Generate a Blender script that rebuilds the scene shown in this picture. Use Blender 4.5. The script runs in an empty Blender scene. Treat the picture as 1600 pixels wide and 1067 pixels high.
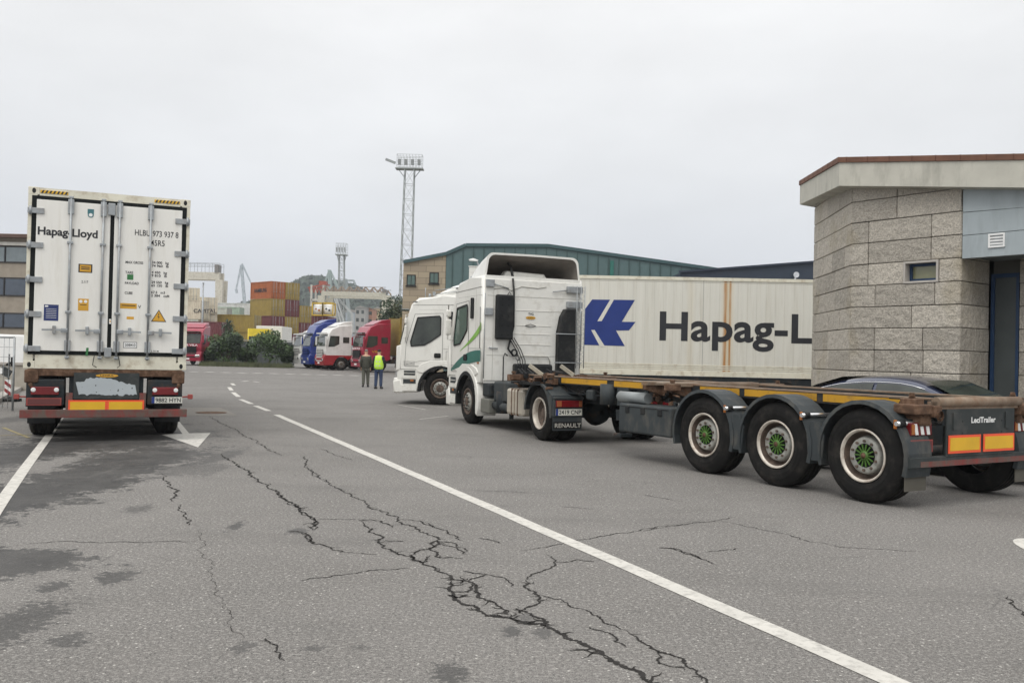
import bpy, bmesh, math, random
from mathutils import Vector, Matrix, Euler
R = math.radians
C = bpy.context.scene
COL = C.collection
random.seed(7)

# ------------------------------------------------------------------ camera
F = 1400.0; CH = 1.59
cam_d = bpy.data.cameras.new('camera'); cam = bpy.data.objects.new('camera', cam_d); COL.objects.link(cam)
CROT = Matrix.Rotation(R(90) + math.atan(19.5/F), 3, 'X') @ Matrix.Rotation(math.atan(.0225), 3, 'Z')
cam.matrix_world = Matrix.Translation((0, 0, CH)) @ CROT.to_4x4()
cam_d.sensor_width = 36; cam_d.lens = 36*F/1600; cam_d.clip_end = 5000
C.camera = cam
# ------------------------------------------------------------------ light
w = bpy.data.worlds.new('World'); C.world = w; w.use_nodes = True
nt = w.node_tree; N = nt.nodes; L = nt.links
bg = N['Background']
SUN_EL, SUN_AZ = R(56), R(205)
sky = N.new('ShaderNodeTexSky'); sky.sky_type = 'NISHITA'; sky.sun_disc = False
sky.sun_elevation = SUN_EL; sky.sun_rotation = SUN_AZ
hs = N.new('ShaderNodeHueSaturation'); hs.inputs['Saturation'].default_value = .35; hs.inputs['Value'].default_value = .11
L.new(sky.outputs[0], hs.inputs['Color'])
tc = N.new('ShaderNodeTexCoord'); sep = N.new('ShaderNodeSeparateXYZ'); L.new(tc.outputs['Generated'], sep.inputs[0])
mp = N.new('ShaderNodeMapping'); mp.inputs['Scale'].default_value = (1.2, 1.2, 3.2); L.new(tc.outputs['Generated'], mp.inputs[0])
ns = N.new('ShaderNodeTexNoise'); ns.inputs['Scale'].default_value = 1.7; ns.inputs['Detail'].default_value = 7; ns.inputs['Roughness'].default_value = .55
L.new(mp.outputs[0], ns.inputs['Vector'])
rz = N.new('ShaderNodeValToRGB')
e = rz.color_ramp.elements; e[0].position = 0; e[0].color = (.64, .67, .715, 1); e[1].position = 1; e[1].color = (1.5, 1.5, 1.5, 1)
q = e.new(.09); q.color = (.655, .68, .725, 1); q = e.new(.20); q.color = (.755, .77, .79, 1); q = e.new(.38); q.color = (.88, .885, .89, 1)
L.new(sep.outputs[2], rz.inputs[0])
cr = N.new('ShaderNodeMapRange'); cr.inputs[1].default_value = .3; cr.inputs[2].default_value = .7; cr.inputs[3].default_value = .90; cr.inputs[4].default_value = 1.08
L.new(ns.outputs['Fac'], cr.inputs[0])
mu = N.new('ShaderNodeVectorMath'); mu.operation = 'SCALE'; L.new(rz.outputs[0], mu.inputs[0]); L.new(cr.outputs[0], mu.inputs['Scale'])
mx = N.new('ShaderNodeMixRGB'); mx.inputs[0].default_value = .93; L.new(hs.outputs[0], mx.inputs[1]); L.new(mu.outputs[0], mx.inputs[2])
L.new(mx.outputs[0], bg.inputs[0]); bg.inputs[1].default_value = 1.0
sd = bpy.data.lights.new('sun', 'SUN'); sd.energy = 1.3; sd.angle = R(38); sd.color = (1, .97, .92)
sun = bpy.data.objects.new('sun', sd); COL.objects.link(sun)
dv = Vector((math.sin(SUN_AZ)*math.cos(SUN_EL), math.cos(SUN_AZ)*math.cos(SUN_EL), math.sin(SUN_EL)))
sun.rotation_euler = dv.to_track_quat('Z', 'Y').to_euler()
C.view_settings.view_transform = 'Standard'; C.view_settings.look = 'None'; C.view_settings.exposure = 0.2; C.view_settings.gamma = 1

# ------------------------------------------------------------------ helpers
def ray(u, v): return CROT @ Vector(((u-800)/F, (533.5-v)/F, -1))
def G(u, v, z=0.0):
    d = ray(u, v); t = (z-CH)/d.z
    return Vector((d.x*t, d.y*t, z))
def P(u, v, Y):
    d = ray(u, v); t = Y/d.y
    return Vector((d.x*t, Y, CH+d.z*t))
def V(*a): return Vector(a)

class MB:
    def __init__(s): s.b = bmesh.new(); s.mi = 0
    def face(s, pts, mi=None):
        f = s.b.faces.new([s.b.verts.new(p) for p in pts]); f.material_index = s.mi if mi is None else mi; return f
    def box(s, c, d, rot=None, mi=None, bev=0, taper=1.0):
        mi = s.mi if mi is None else mi
        n0 = len(s.b.verts)
        vs = []
        for z in (-.5, .5):
            k = 1 if z < 0 else taper
            for x, y in ((-.5, -.5), (.5, -.5), (.5, .5), (-.5, .5)):
                p = Vector((x*d[0]*k, y*d[1]*k, z*d[2]))
                if rot is not None: p = rot @ p
                vs.append(s.b.verts.new(p+Vector(c)))
        fs = []
        for q in ((3, 2, 1, 0), (4, 5, 6, 7), (0, 1, 5, 4), (1, 2, 6, 5), (2, 3, 7, 6), (3, 0, 4, 7)):
            f = s.b.faces.new([vs[i] for i in q]); f.material_index = mi; fs.append(f)
        if bev > 0:
            es = list({e for f in fs for e in f.edges})
            r = bmesh.ops.bevel(s.b, geom=es, offset=bev, segments=2, affect='EDGES', profile=.5)
            for f in r['faces']: f.material_index = mi
        return s
    def b2(s, x0, x1, y0, y1, z0, z1, mi=None, bev=0):
        return s.box(((x0+x1)/2, (y0+y1)/2, (z0+z1)/2), (abs(x1-x0), abs(y1-y0), abs(z1-z0)), None, mi, bev)
    def bar(s, p0, p1, w, h=None, mi=None):
        p0 = Vector(p0); p1 = Vector(p1); h = h or w; d = p1-p0
        if d.length < 1e-6: return s
        y = d.normalized(); up = Vector((0, 0, 1)) if abs(y.z) < .95 else Vector((1, 0, 0))
        x = y.cross(up).normalized(); z = x.cross(y)
        m = Matrix((x, y, z)).transposed()
        return s.box((p0+p1)/2, (w, d.length, h), m, mi)
    def tube(s, pts, r, seg=8, mi=None, caps=True):
        mi = s.mi if mi is None else mi
        pts = [Vector(p) for p in pts]; rs = r if isinstance(r, (list, tuple)) else [r]*len(pts)
        rings = []
        for i, p in enumerate(pts):
            d = (pts[min(i+1, len(pts)-1)]-pts[max(i-1, 0)]).normalized()
            up = Vector((0, 0, 1)) if abs(d.z) < .9 else Vector((1, 0, 0))
            x = d.cross(up).normalized(); z = x.cross(d)
            rings.append([s.b.verts.new(p+rs[i]*(math.cos(a)*x+math.sin(a)*z)) for a in [2*math.pi*k/seg for k in range(seg)]])
        for a, b in zip(rings, rings[1:]):
            for k in range(seg):
                f = s.b.faces.new((a[k], a[(k+1) % seg], b[(k+1) % seg], b[k])); f.material_index = mi; f.smooth = True
        if caps:
            for rg in (rings[0][::-1], rings[-1]):
                f = s.b.faces.new(rg); f.material_index = mi
        return s
    def lathe(s, prof, c=(0, 0, 0), axis='X', seg=32, mi=None, sgn=1):
        mi = s.mi if mi is None else mi
        c = Vector(c); rings = []
        for (a, r) in prof:
            rg = []
            for k in range(seg):
                t = 2*math.pi*k/seg
                if axis == 'X': p = Vector((sgn*a, r*math.cos(t), r*math.sin(t)))
                elif axis == 'Z': p = Vector((r*math.cos(t), r*math.sin(t), a))
                else: p = Vector((r*math.cos(t), a, r*math.sin(t)))
                rg.append(s.b.verts.new(c+p))
            rings.append(rg)
        for a, b in zip(rings, rings[1:]):
            for k in range(seg):
                f = s.b.faces.new((a[k], a[(k+1) % seg], b[(k+1) % seg], b[k])); f.material_index = mi; f.smooth = True
        return s
    def disc(s, c, r, axis='X', seg=24, mi=None):
        c = Vector(c); pts = []
        for k in range(seg):
            t = 2*math.pi*k/seg
            pts.append(c+{'X': Vector((0, r*math.cos(t), r*math.sin(t))), 'Y': Vector((r*math.cos(t), 0, r*math.sin(t))), 'Z': Vector((r*math.cos(t), r*math.sin(t), 0))}[axis])
        s.face(pts, mi); return s
    def prism(s, pts, a, b, axis='X', mi=None, bev=0, seg=2):
        """pts 2D outline: axis X -> (y,z); axis Y -> (x,z); axis Z -> (x,y)"""
        mi = s.mi if mi is None else mi
        def T(p, t):
            return {'X': Vector((t, p[0], p[1])), 'Y': Vector((p[0], t, p[1])), 'Z': Vector((p[0], p[1], t))}[axis]
        A = [s.b.verts.new(T(p, a)) for p in pts]; Bv = [s.b.verts.new(T(p, b)) for p in pts]
        fs = [s.b.faces.new(A), s.b.faces.new(Bv[::-1])]
        n = len(pts)
        for i in range(n): fs.append(s.b.faces.new((A[i], Bv[i], Bv[(i+1) % n], A[(i+1) % n])))
        for f in fs: f.material_index = mi
        if bev > 0:
            es = list(set(fs[0].edges) | set(fs[1].edges))
            r = bmesh.ops.bevel(s.b, geom=es, offset=bev, segments=seg, affect='EDGES', profile=.5)
            for f in r['faces']: f.material_index = mi; f.smooth = True
        return s
    def grid(s, rows, mi=None, smooth=True, close=False):
        mi = s.mi if mi is None else mi
        vs = [[s.b.verts.new(p) for p in r] for r in rows]
        for a, b in zip(vs, vs[1:]):
            n = len(a)
            for k in range(n if close else n-1):
                f = s.b.faces.new((a[k], a[(k+1) % n], b[(k+1) % n], b[k])); f.material_index = mi; f.smooth = smooth
        return vs

def obj(name, mb, mats, parent=None, recalc=True, label=None):
    me = bpy.data.meshes.new(name)
    if recalc: bmesh.ops.recalc_face_normals(mb.b, faces=mb.b.faces)
    mb.b.to_mesh(me); mb.b.free()
    for m in (mats if isinstance(mats, (list, tuple)) else [mats]): me.materials.append(m)
    o = bpy.data.objects.new(name, me); COL.objects.link(o)
    if parent is not None: o.parent = parent
    if label: o['label'] = label
    return o
def islands(name, mb, mats, parent=None, gap=.004, recalc=True):
    """one object per separate piece: loose islands whose bounding boxes touch stay together"""
    if recalc: bmesh.ops.recalc_face_normals(mb.b, faces=mb.b.faces)
    b = mb.b; b.verts.ensure_lookup_table(); b.verts.index_update(); seen = [-1]*len(b.verts); comps = []
    for v in b.verts:
        if seen[v.index] >= 0: continue
        st = [v]; seen[v.index] = len(comps); c = [v]
        while st:
            q = st.pop()
            for e in q.link_edges:
                o = e.other_vert(q)
                if seen[o.index] < 0: seen[o.index] = len(comps); st.append(o); c.append(o)
        lo = [min(k.co[i] for k in c)-gap for i in range(3)]; hi = [max(k.co[i] for k in c)+gap for i in range(3)]
        comps.append([lo, hi, c])
    ch = True
    while ch:
        ch = False; out = []
        for c in comps:
            for o in out:
                if all(c[0][i] <= o[1][i] and o[0][i] <= c[1][i] for i in range(3)):
                    o[0] = [min(o[0][i], c[0][i]) for i in range(3)]; o[1] = [max(o[1][i], c[1][i]) for i in range(3)]; o[2] += c[2]; ch = True; break
            else: out.append(c)
        comps = out
    res = []
    for lo, hi, vs in comps:
        nm = {}; vl = []; fl = []; mi = []; sm = []; fs = set(f for v in vs for f in v.link_faces)
        for f in fs:
            idx = []
            for v in f.verts:
                if v.index not in nm: nm[v.index] = len(vl); vl.append(v.co.copy())
                idx.append(nm[v.index])
            fl.append(idx); mi.append(f.material_index); sm.append(f.smooth)
        me = bpy.data.meshes.new(name); me.from_pydata(vl, [], fl)
        for p, a, c in zip(me.polygons, mi, sm): p.material_index = a; p.use_smooth = c
        for m in (mats if isinstance(mats, (list, tuple)) else [mats]): me.materials.append(m)
        o = bpy.data.objects.new(name, me); COL.objects.link(o)
        if parent is not None: o.parent = parent
        res.append(o)
    mb.b.free(); return res
def thing(name, label, cat, loc=(0, 0, 0), rz=0, group=None):
    o = bpy.data.objects.new(name, None); COL.objects.link(o); o.empty_display_size = .2
    o.location = loc; o.rotation_euler = (0, 0, rz); o['label'] = label; o['category'] = cat
    if group: o['group'] = group
    return o
def tag(o, label, cat, group=None, kind=None):
    o['label'] = label; o['category'] = cat
    if group: o['group'] = group
    if kind: o['kind'] = kind
    return o
def struct(name, mb, m, label=None, cat=None):
    o = obj(name, mb, m); o['kind'] = 'structure'
    o['label'] = label or name.replace('_', ' '); o['category'] = cat or name.replace('_', ' ')
    return o
def kids(o): return [c for c in bpy.data.objects if c.parent == o]
def dup(root, loc, rz, label, parent=None):
    r = root.copy(); COL.objects.link(r)
    if parent is not None: r.parent = parent
    if loc is not None: r.location = loc; r.rotation_euler = (0, 0, rz)
    if label: r['label'] = label
    for ch in kids(root):
        dup(ch, None, 0, None, r)
    return r

# ------------------------------------------------------------------ materials
def mat(name, col, rough=.6, metal=0, var=.12, scale=3, stretch=(1, 1, 1), bump=0, bscale=60, dirt=None, damt=.5, dscale=2.5, dst=(1, 1, 1), spec=None, coat=0, trans=0, emit=0, dlo=.5, dhi=.72):
    m = bpy.data.materials.new(name); m.use_nodes = True
    nt = m.node_tree; N = nt.nodes; L = nt.links; p = N['Principled BSDF']
    p.inputs['Roughness'].default_value = rough; p.inputs['Metallic'].default_value = metal
    if spec is not None: p.inputs['Specular IOR Level'].default_value = spec
    if coat: p.inputs['Coat Weight'].default_value = coat; p.inputs['Coat Roughness'].default_value = .08
    if trans: p.inputs['Transmission Weight'].default_value = trans
    tc = N.new('ShaderNodeTexCoord'); mp = N.new('ShaderNodeMapping'); mp.inputs['Scale'].default_value = stretch
    L.new(tc.outputs['Object'], mp.inputs[0])
    n = N.new('ShaderNodeTexNoise'); n.inputs['Scale'].default_value = scale; n.inputs['Detail'].default_value = 6; L.new(mp.outputs[0], n.inputs['Vector'])
    r = N.new('ShaderNodeValToRGB'); e = r.color_ramp.elements
    e[0].position = .3; e[1].position = .7
    e[0].color = tuple(max(0, c*(1-var)) for c in col)+(1,); e[1].color = tuple(min(1, c*(1+var)) for c in col)+(1,)
    L.new(n.outputs['Fac'], r.inputs[0]); out = r.outputs[0]
    if dirt:
        mp2 = N.new('ShaderNodeMapping'); mp2.inputs['Scale'].default_value = dst; L.new(tc.outputs['Object'], mp2.inputs[0])
        n2 = N.new('ShaderNodeTexNoise'); n2.inputs['Scale'].default_value = dscale; n2.inputs['Detail'].default_value = 9; n2.inputs['Roughness'].default_value = .68; L.new(mp2.outputs[0], n2.inputs['Vector'])
        mr = N.new('ShaderNodeMapRange'); mr.inputs[1].default_value = dlo; mr.inputs[2].default_value = dhi; mr.inputs[4].default_value = damt; L.new(n2.outputs['Fac'], mr.inputs[0])
        mx = N.new('ShaderNodeMixRGB'); L.new(mr.outputs[0], mx.inputs[0]); L.new(out, mx.inputs[1]); mx.inputs[2].default_value = tuple(dirt)+(1,); out = mx.outputs[0]
    L.new(out, p.inputs['Base Color'])
    if bump:
        n3 = N.new('ShaderNodeTexNoise'); n3.inputs['Scale'].default_value = bscale; n3.inputs['Detail'].default_value = 5; L.new(tc.outputs['Object'], n3.inputs['Vector'])
        b = N.new('ShaderNodeBump'); b.inputs['Strength'].default_value = bump; b.inputs['Distance'].default_value = .02; L.new(n3.outputs['Fac'], b.inputs['Height']); L.new(b.outputs[0], p.inputs['Normal'])
    if emit: p.inputs['Emission Color'].default_value = tuple(col)+(1,); p.inputs['Emission Strength'].default_value = emit
    return m
BR = (.16, .10, .055)
M = {}
M['cwhite'] = mat('container_white', (.80, .785, .735), .5, var=.03, scale=1.2, stretch=(3, 3, .4), dirt=(.50, .46, .37), damt=.28, dscale=2.4, dst=(3, 3, .35), bump=.05, bscale=14)
M['cream'] = mat('cream_frame', (.70, .67, .55), .55, var=.08, dirt=(.3, .2, .1), damt=.6, dscale=5)
M['gasket'] = mat('black_gasket', (.012, .014, .014), .8, spec=.2)
M['zinc'] = mat('zinc_steel', (.34, .36, .37), .5, .45, var=.15, scale=9, dirt=(.2, .14, .09), damt=.4, dscale=8)
M['cham'] = mat('truck_white', (.78, .77, .72), .32, var=.03, coat=.3, dirt=(.42, .4, .34), damt=.4, dscale=2.2, dst=(1, 1, .5))
M['wdull'] = mat('dusty_white_panel', (.76, .75, .70), .5, var=.05, dirt=(.34, .31, .25), damt=.5, dscale=3)
M['black'] = mat('black_plastic', (.014, .015, .016), .6, spec=.25, var=.2, dirt=(.09, .085, .075), damt=.5)
M['grey'] = mat('dark_grey_plastic', (.040, .047, .050), .6, spec=.28, var=.15, dirt=(.13, .12, .10), damt=.6, dscale=5, dst=(1, 1, .5), bump=.04)
M['chassis'] = mat('chassis_paint', (.022, .027, .030), .65, spec=.25, var=.2, dirt=(.12, .07, .035), damt=.6, dscale=4)
M['panelgrey'] = mat('slate_steel_panel', (.036, .042, .042), .6, spec=.3, var=.15, dirt=(.11, .1, .09), damt=.6, dscale=3)
M['rust'] = mat('rusty_steel', (.10, .052, .028), .85, var=.45, scale=9, bump=.25, bscale=50, dirt=(.24, .16, .11), damt=.7, dscale=9)
M['rustlight'] = mat('worn_flange_edge', (.23, .175, .125), .75, var=.25, scale=6, dirt=(.17, .08, .035), damt=.8, dscale=7, dlo=.42)
M['yellow'] = mat('yellow_stripe', (.52, .275, .015), .5, var=.1, dirt=(.2, .12, .04), damt=.7, dscale=6)
M['tyre'] = mat('tyre_rubber', (.013, .0125, .012), .88, spec=.22, var=.2, scale=5, dirt=(.055, .048, .04), damt=.55, dscale=5, bump=.15, bscale=50)
M['rim'] = mat('cream_rim', (.58, .53, .46), .45, .2, var=.12, scale=6, dirt=(.2, .11, .06), damt=.7, dscale=9)
M['rimin'] = mat('rim_recess', (.09, .065, .05), .75, var=.3, scale=9, dirt=(.22, .15, .11), damt=.6, dscale=9)  # dark rusty brown, paints in the shade of the deep rim dish
M['hub'] = mat('grey_hub', (.33, .33, .30), .6, .2, var=.2, scale=12, dirt=(.12, .09, .07), damt=.6, dscale=14)
M['green'] = mat('green_hub', (.06, .145, .02), .55, var=.15)
M['alu'] = mat('tank_aluminium', (.55, .5, .42), .42, .35, var=.1, dirt=(.3, .22, .14), damt=.6, dscale=3)
M['glass'] = mat('dark_glass', (.035, .042, .034), .05, var=.7, scale=1.5, spec=.7)
M['glassg'] = mat('green_glass', (.07, .12, .10), .07, var=.1, spec=.8)
M['redl'] = mat('red_lamp', (.15, .008, .010), .25, var=.2, spec=.6)
M['orl'] = mat('amber_lamp', (.38, .12, .015), .4, dirt=(.15, .09, .05), dscale=12)
M['white'] = mat('white_mark', (.8, .8, .78), .5, var=.04)
M['redp'] = mat('reflective_red', (.85, .10, .035), .35, var=.05)
M['yelp'] = mat('reflective_yellow', (.72, .42, .02), .35, var=.08)
M['redbar'] = mat('red_bumper_steel', (.20, .030, .025), .6, var=.2, dirt=(.11, .08, .065), damt=1.0, dscale=4, dst=(1.5, 1, 1), dlo=.36, dhi=.6)
M['ink'] = mat('black_ink', (.02, .021, .025), .6)
M['mudflap'] = mat('muddy_flap', (.10, .092, .074), .85, dirt=(.07, .065, .055), damt=.7)
M['blue'] = mat('logo_blue', (.010, .032, .19), .5, var=.08)
M['navy'] = mat('navy_label', (.02, .035, .14), .5)
M['gold'] = mat('gold_label', (.62, .33, .03), .5)
M['lgreen'] = mat('light_green_stripe', (.20, .42, .06), .4)
M['teal'] = mat('teal_stripe', (.02, .14, .11), .4)
M['chrome'] = mat('bright_metal', (.7, .7, .7), .25, .9, var=.1)
M['plate'] = mat('number_plate', (.62, .62, .55), .5, dirt=(.35, .33, .28), damt=.6, dscale=12)
M['oxide'] = mat('dull_red_plate', (.30, .055, .045), .6, dirt=(.1, .05, .04), damt=.5, dscale=9)
M['stonep'] = mat('concrete_band', (.50, .485, .42), .8, var=.08, dirt=(.27, .26, .22), damt=.7, dscale=2.6, dst=(1, 1, .3), bump=.1, bscale=30)
M['terra'] = mat('terracotta', (.15, .070, .042), .75, var=.2, scale=5)
M['bluepan'] = mat('pale_blue_panel', (.36, .405, .42), .5, .0, var=.05, dirt=(.25, .28, .29), damt=.6, dscale=2, dst=(2, 2, .4))
M['bframe'] = mat('blue_frame', (.012, .04, .10), .5)
M['skin'] = mat('skin', (.5, .3, .2), .6)
M['wood'] = mat('bark', (.09, .065, .045), .9, var=.3, bump=.3)

def leafmat(name, col):
    m = mat(name, col, .65, var=.45, scale=1.6); return m
M['leaf'] = leafmat('leaf_green', (.055, .095, .028)); M['leaf2'] = leafmat('leaf_olive', (.075, .085, .035)); M['leafd'] = leafmat('leaf_dark', (.03, .05, .022))

# text ---------------------------------------------------------------
def text_raw(s, bold=0.0, sp=1.0):
    cu = bpy.data.curves.new('t', 'FONT'); cu.body = s; cu.size = 1; cu.offset = bold; cu.space_character = sp; cu.resolution_u = 4
    o = bpy.data.objects.new('t', cu); COL.objects.link(o)
    dg = bpy.context.evaluated_depsgraph_get(); me = bpy.data.meshes.new_from_object(o.evaluated_get(dg))
    bpy.data.objects.remove(o); bpy.data.curves.remove(cu)
    return me
def text(mb, s, org, xd, yd, height, width=None, bold=0.0, mi=0, sp=1.0, ref=None):
    """height = cap height in m; width optional total width (of ref if given)"""
    me = text_raw(s, bold, sp); vs = [v.co.copy() for v in me.vertices]
    H = text_raw('H', bold); hz = max(v.co.y for v in H.vertices)-min(v.co.y for v in H.vertices); y0 = min(v.co.y for v in H.vertices)
    bpy.data.meshes.remove(H)
    x0 = min(v.x for v in vs); x1 = max(v.x for v in vs)
    if ref:
        rm = text_raw(ref, bold, sp); x1 = max(v.co.x for v in rm.vertices); bpy.data.meshes.remove(rm)
    sy = height/hz; sx = sy if width is None else width/(x1-x0)
    org = Vector(org); xd = Vector(xd); yd = Vector(yd)
    nv = [mb.b.verts.new(org+xd*((v.x-x0)*sx)+yd*((v.y-y0)*sy)) for v in vs]
    for p in me.polygons:
        try:
            f = mb.b.faces.new([nv[i] for i in p.vertices]); f.material_index = mi
        except ValueError: pass
    bpy.data.meshes.remove(me)

# ------------------------------------------------------------------ ground
def ground_material():
    m = bpy.data.materials.new('asphalt'); m.use_nodes = True
    nt = m.node_tree; N = nt.nodes; L = nt.links; p = N['Principled BSDF']; p.inputs['Roughness'].default_value = .85; p.inputs['Specular IOR Level'].default_value = .25
    geo = N.new('ShaderNodeNewGeometry'); pos = geo.outputs['Position']
    def noise(sc, det=5, ro=.6, st=None):
        n = N.new('ShaderNodeTexNoise'); n.inputs['Scale'].default_value = sc; n.inputs['Detail'].default_value = det; n.inputs['Roughness'].default_value = ro
        if st:
            mp = N.new('ShaderNodeMapping'); mp.inputs['Scale'].default_value = st; L.new(pos, mp.inputs[0]); L.new(mp.outputs[0], n.inputs['Vector'])
        else: L.new(pos, n.inputs['Vector'])
        return n.outputs['Fac']
    def mr(x, a, b, c=0, d=1):
        k = N.new('ShaderNodeMapRange'); k.inputs[1].default_value = a; k.inputs[2].default_value = b; k.inputs[3].default_value = c; k.inputs[4].default_value = d; L.new(x, k.inputs[0]); return k.outputs[0]
    def mixc(f, a, b):
        k = N.new('ShaderNodeMixRGB')
        if isinstance(f, float): k.inputs[0].default_value = f
        else: L.new(f, k.inputs[0])
        for i, c in ((1, a), (2, b)):
            if isinstance(c, tuple): k.inputs[i].default_value = c+(1,)
            else: L.new(c, k.inputs[i])
        return k.outputs[0]
    def math_(op, a, b=None):
        k = N.new('ShaderNodeMath'); k.operation = op
        for i, c in enumerate((a, b)):
            if c is None: continue
            if isinstance(c, (int, float)): k.inputs[i].default_value = c
            else: L.new(c, k.inputs[i])
        return k.outputs[0]
    big = noise(.35, 4); mid = noise(2.2, 7, .7)
    col = mixc(mr(big, .35, .65), (.146, .136, .126), (.188, .176, .164))
    col = mixc(mr(mid, .4, .75, 0, .35), col, (.17, .163, .155))
    # aggregate
    for sc, lo, hi, c, a in ((38, .50, .66, (.34, .325, .30), .6), (55, .52, .64, (.062, .060, .057), .65), (120, .54, .68, (.45, .44, .41), .6), (170, .55, .68, (.06, .06, .058), .65)):
        f = mr(noise(sc, 2, .5), lo, hi, 0, a); col = mixc(f, col, c)
    vo = N.new('ShaderNodeTexVoronoi'); vo.inputs['Scale'].default_value = 34; L.new(pos, vo.inputs['Vector'])
    sp = mr(vo.outputs['Distance'], .16, .26, 1, 0)
    sepc = N.new('ShaderNodeSeparateColor'); L.new(vo.outputs['Color'], sepc.inputs[0])
    col = mixc(math_('MULTIPLY', sp, mr(sepc.outputs[0], .86, .9, 0, .75)), col, (.60, .58, .53))
    # tyre-polished lanes, stains and painted shade under the left truck
    sx = N.new('ShaderNodeSeparateXYZ'); L.new(pos, sx.inputs[0])
    edge = noise(1.7, 12, .74); edge3 = noise(22.0, 8, .72, (.7, .9, 1)); edge2 = noise(7.0, 8, .72, (1, .8, 1))
    total = None
    for (u, v, ru, rv, s) in STAINS_AND_SHADE:
        c = G(u, v); a = G(u+ru, v); b = G(u, v-rv); b2 = G(u, v+rv)
        rx = max(.05, (a-c).length); ry = max(.05, (b-b2).length/2)
        dx = math_('DIVIDE', math_('SUBTRACT', sx.outputs[0], c.x), rx); dy = math_('DIVIDE', math_('SUBTRACT', sx.outputs[1], (b.y+b2.y)/2), ry)
        d = math_('SQRT', math_('ADD', math_('MULTIPLY', dx, dx), math_('MULTIPLY', dy, dy)))
        big_ = rx > .45
        k = math_('ADD', d, math_('MULTIPLY', math_('SUBTRACT', edge, .5), 3.4 if big_ else .6)); k = math_('ADD', k, math_('MULTIPLY', math_('SUBTRACT', edge2, .5), 2.6 if big_ else 2.6)); k = math_('ADD', k, math_('MULTIPLY', math_('SUBTRACT', edge3, .5), 1.6 if big_ else 4.2))
        f = mr(k, .95, 1.06, s, 0)
        total = f if total is None else math_('MAXIMUM', total, f)
    col = mixc(math_('MULTIPLY', total, mr(noise(3.1, 6, .7), .35, .65, .8, 1.0)), col, (.042, .041, .040))
    col = mixc(mr(noise(.9, 6, .72, (.35, 1, 1)), .52, .68, 0, .32), col, (.105, .10, .094))
    col = mixc(mr(noise(1.3, 8, .75, (1, .3, 1)), .56, .70, 0, .25), col, (.27, .255, .235))
    # fine crazing near the big cracks
    wv = N.new('ShaderNodeTexVoronoi'); wv.feature = 'DISTANCE_TO_EDGE'; wv.inputs['Scale'].default_value = .9
    wn = N.new('ShaderNodeTexNoise'); wn.inputs['Scale'].default_value = 3; wn.inputs['Detail'].default_value = 6; L.new(pos, wn.inputs['Vector'])
    va = N.new('ShaderNodeVectorMath'); va.operation = 'SCALE'; va.inputs['Scale'].default_value = .5; L.new(wn.outputs['Color'], va.inputs[0])
    vb = N.new('ShaderNodeVectorMath'); vb.operation = 'ADD'; L.new(pos, vb.inputs[0]); L.new(va.outputs[0], vb.inputs[1]); L.new(vb.outputs[0], wv.inputs['Vector'])
    cf = math_('MULTIPLY', mr(wv.outputs['Distance'], .002, .008, 1, 0), mr(noise(.5, 2), .55, .62, 0, .45))
    col = mixc(cf, col, (.06, .058, .055))
    L.new(col, p.inputs['Base Color'])
    L.new(mr(total, 0, 1, .86, .62), p.inputs['Roughness'])
    bu = N.new('ShaderNodeBump'); bu.inputs['Strength'].default_value = .6; bu.inputs['Distance'].default_value = .010; L.new(noise(80, 4), bu.inputs['Height']); L.new(bu.outputs[0], p.inputs['Normal'])
    return m
STAINS_AND_SHADE = [(40, 775, 100, 70, 1), (85, 765, 62, 45, 1), (0, 715, 90, 50, 1), (10, 880, 130, 20, .9), (220, 716, 95, 20, .85), (160, 690, 130, 20, .9), (170, 735, 60, 10, .7), (290, 733, 65, 9, .5), (340, 715, 22, 14, .7), (40, 875, 115, 13, .8), (5, 985, 55, 40, .75),  # entries beneath the left truck also paint in its shade
          (180, 902, 25, 9, .8), (85, 915, 25, 7, .8), (105, 1000, 30, 10, .7), (700, 1055, 26, 16, .75), (800, 987, 11, 8, .8), (368, 822, 11, 6, .9), (465, 830, 15, 5, .7), (380, 1010, 9, 7, .6), (490, 1013, 14, 5, .6), (565, 1011, 10, 4, .5),
          (20, 655, 30, 14, .6), (215, 795, 18, 6, .6), (850, 990, 12, 8, .6), (820, 965, 14, 7, .5)]
g = MB(); g.face([V(-700, -50, 0), V(700, -50, 0), V(700, 1010, 0), V(-700, 1010, 0)])
struct('ground', g, ground_material(), 'old pale grey asphalt yard with oil stains, painted truck shade and cracks', 'ground')

paint = mat('road_paint', (.54, .52, .475), .8, var=.08, scale=4, dirt=(.24, .23, .21), damt=.8, dscale=14, dlo=.48, dhi=.72, bump=.15, bscale=90)
rc = random.Random(5)
def strip(mb, pts, wd, z=.004, mi=0, ragged=False):
    pts = [Vector((p.x, p.y, z)) for p in pts]; rows = []
    for i, p in enumerate(pts):
        d = (pts[min(i+1, len(pts)-1)]-pts[max(0, i-1)]).normalized(); n = V(-d.y, d.x, 0)
        ww = wd[i] if isinstance(wd, list) else wd
        j0, j1 = (rc.uniform(.25, .8), rc.uniform(.25, .8)) if ragged else (.5, .5)
        rows.append([p+n*ww*j0, p-n*ww*j1])
    mb.grid(rows, mi, smooth=False)
rm = MB()
a, b = G(432, 648), G(1420, 1076)
n = 60; strip(rm, [a.lerp(b, i/n)+V(math.sin(i*.9)*.004, 0, 0) for i in range(n+1)], .15)
strip(rm, [G(-60, 878), G(0, 787), G(40, 730), G(75, 683), G(90, 660), G(112, 625)], .13)
struct('lane_line', rm, paint, 'long solid white lane lines on the asphalt', 'road marking')
rm = MB()
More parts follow.
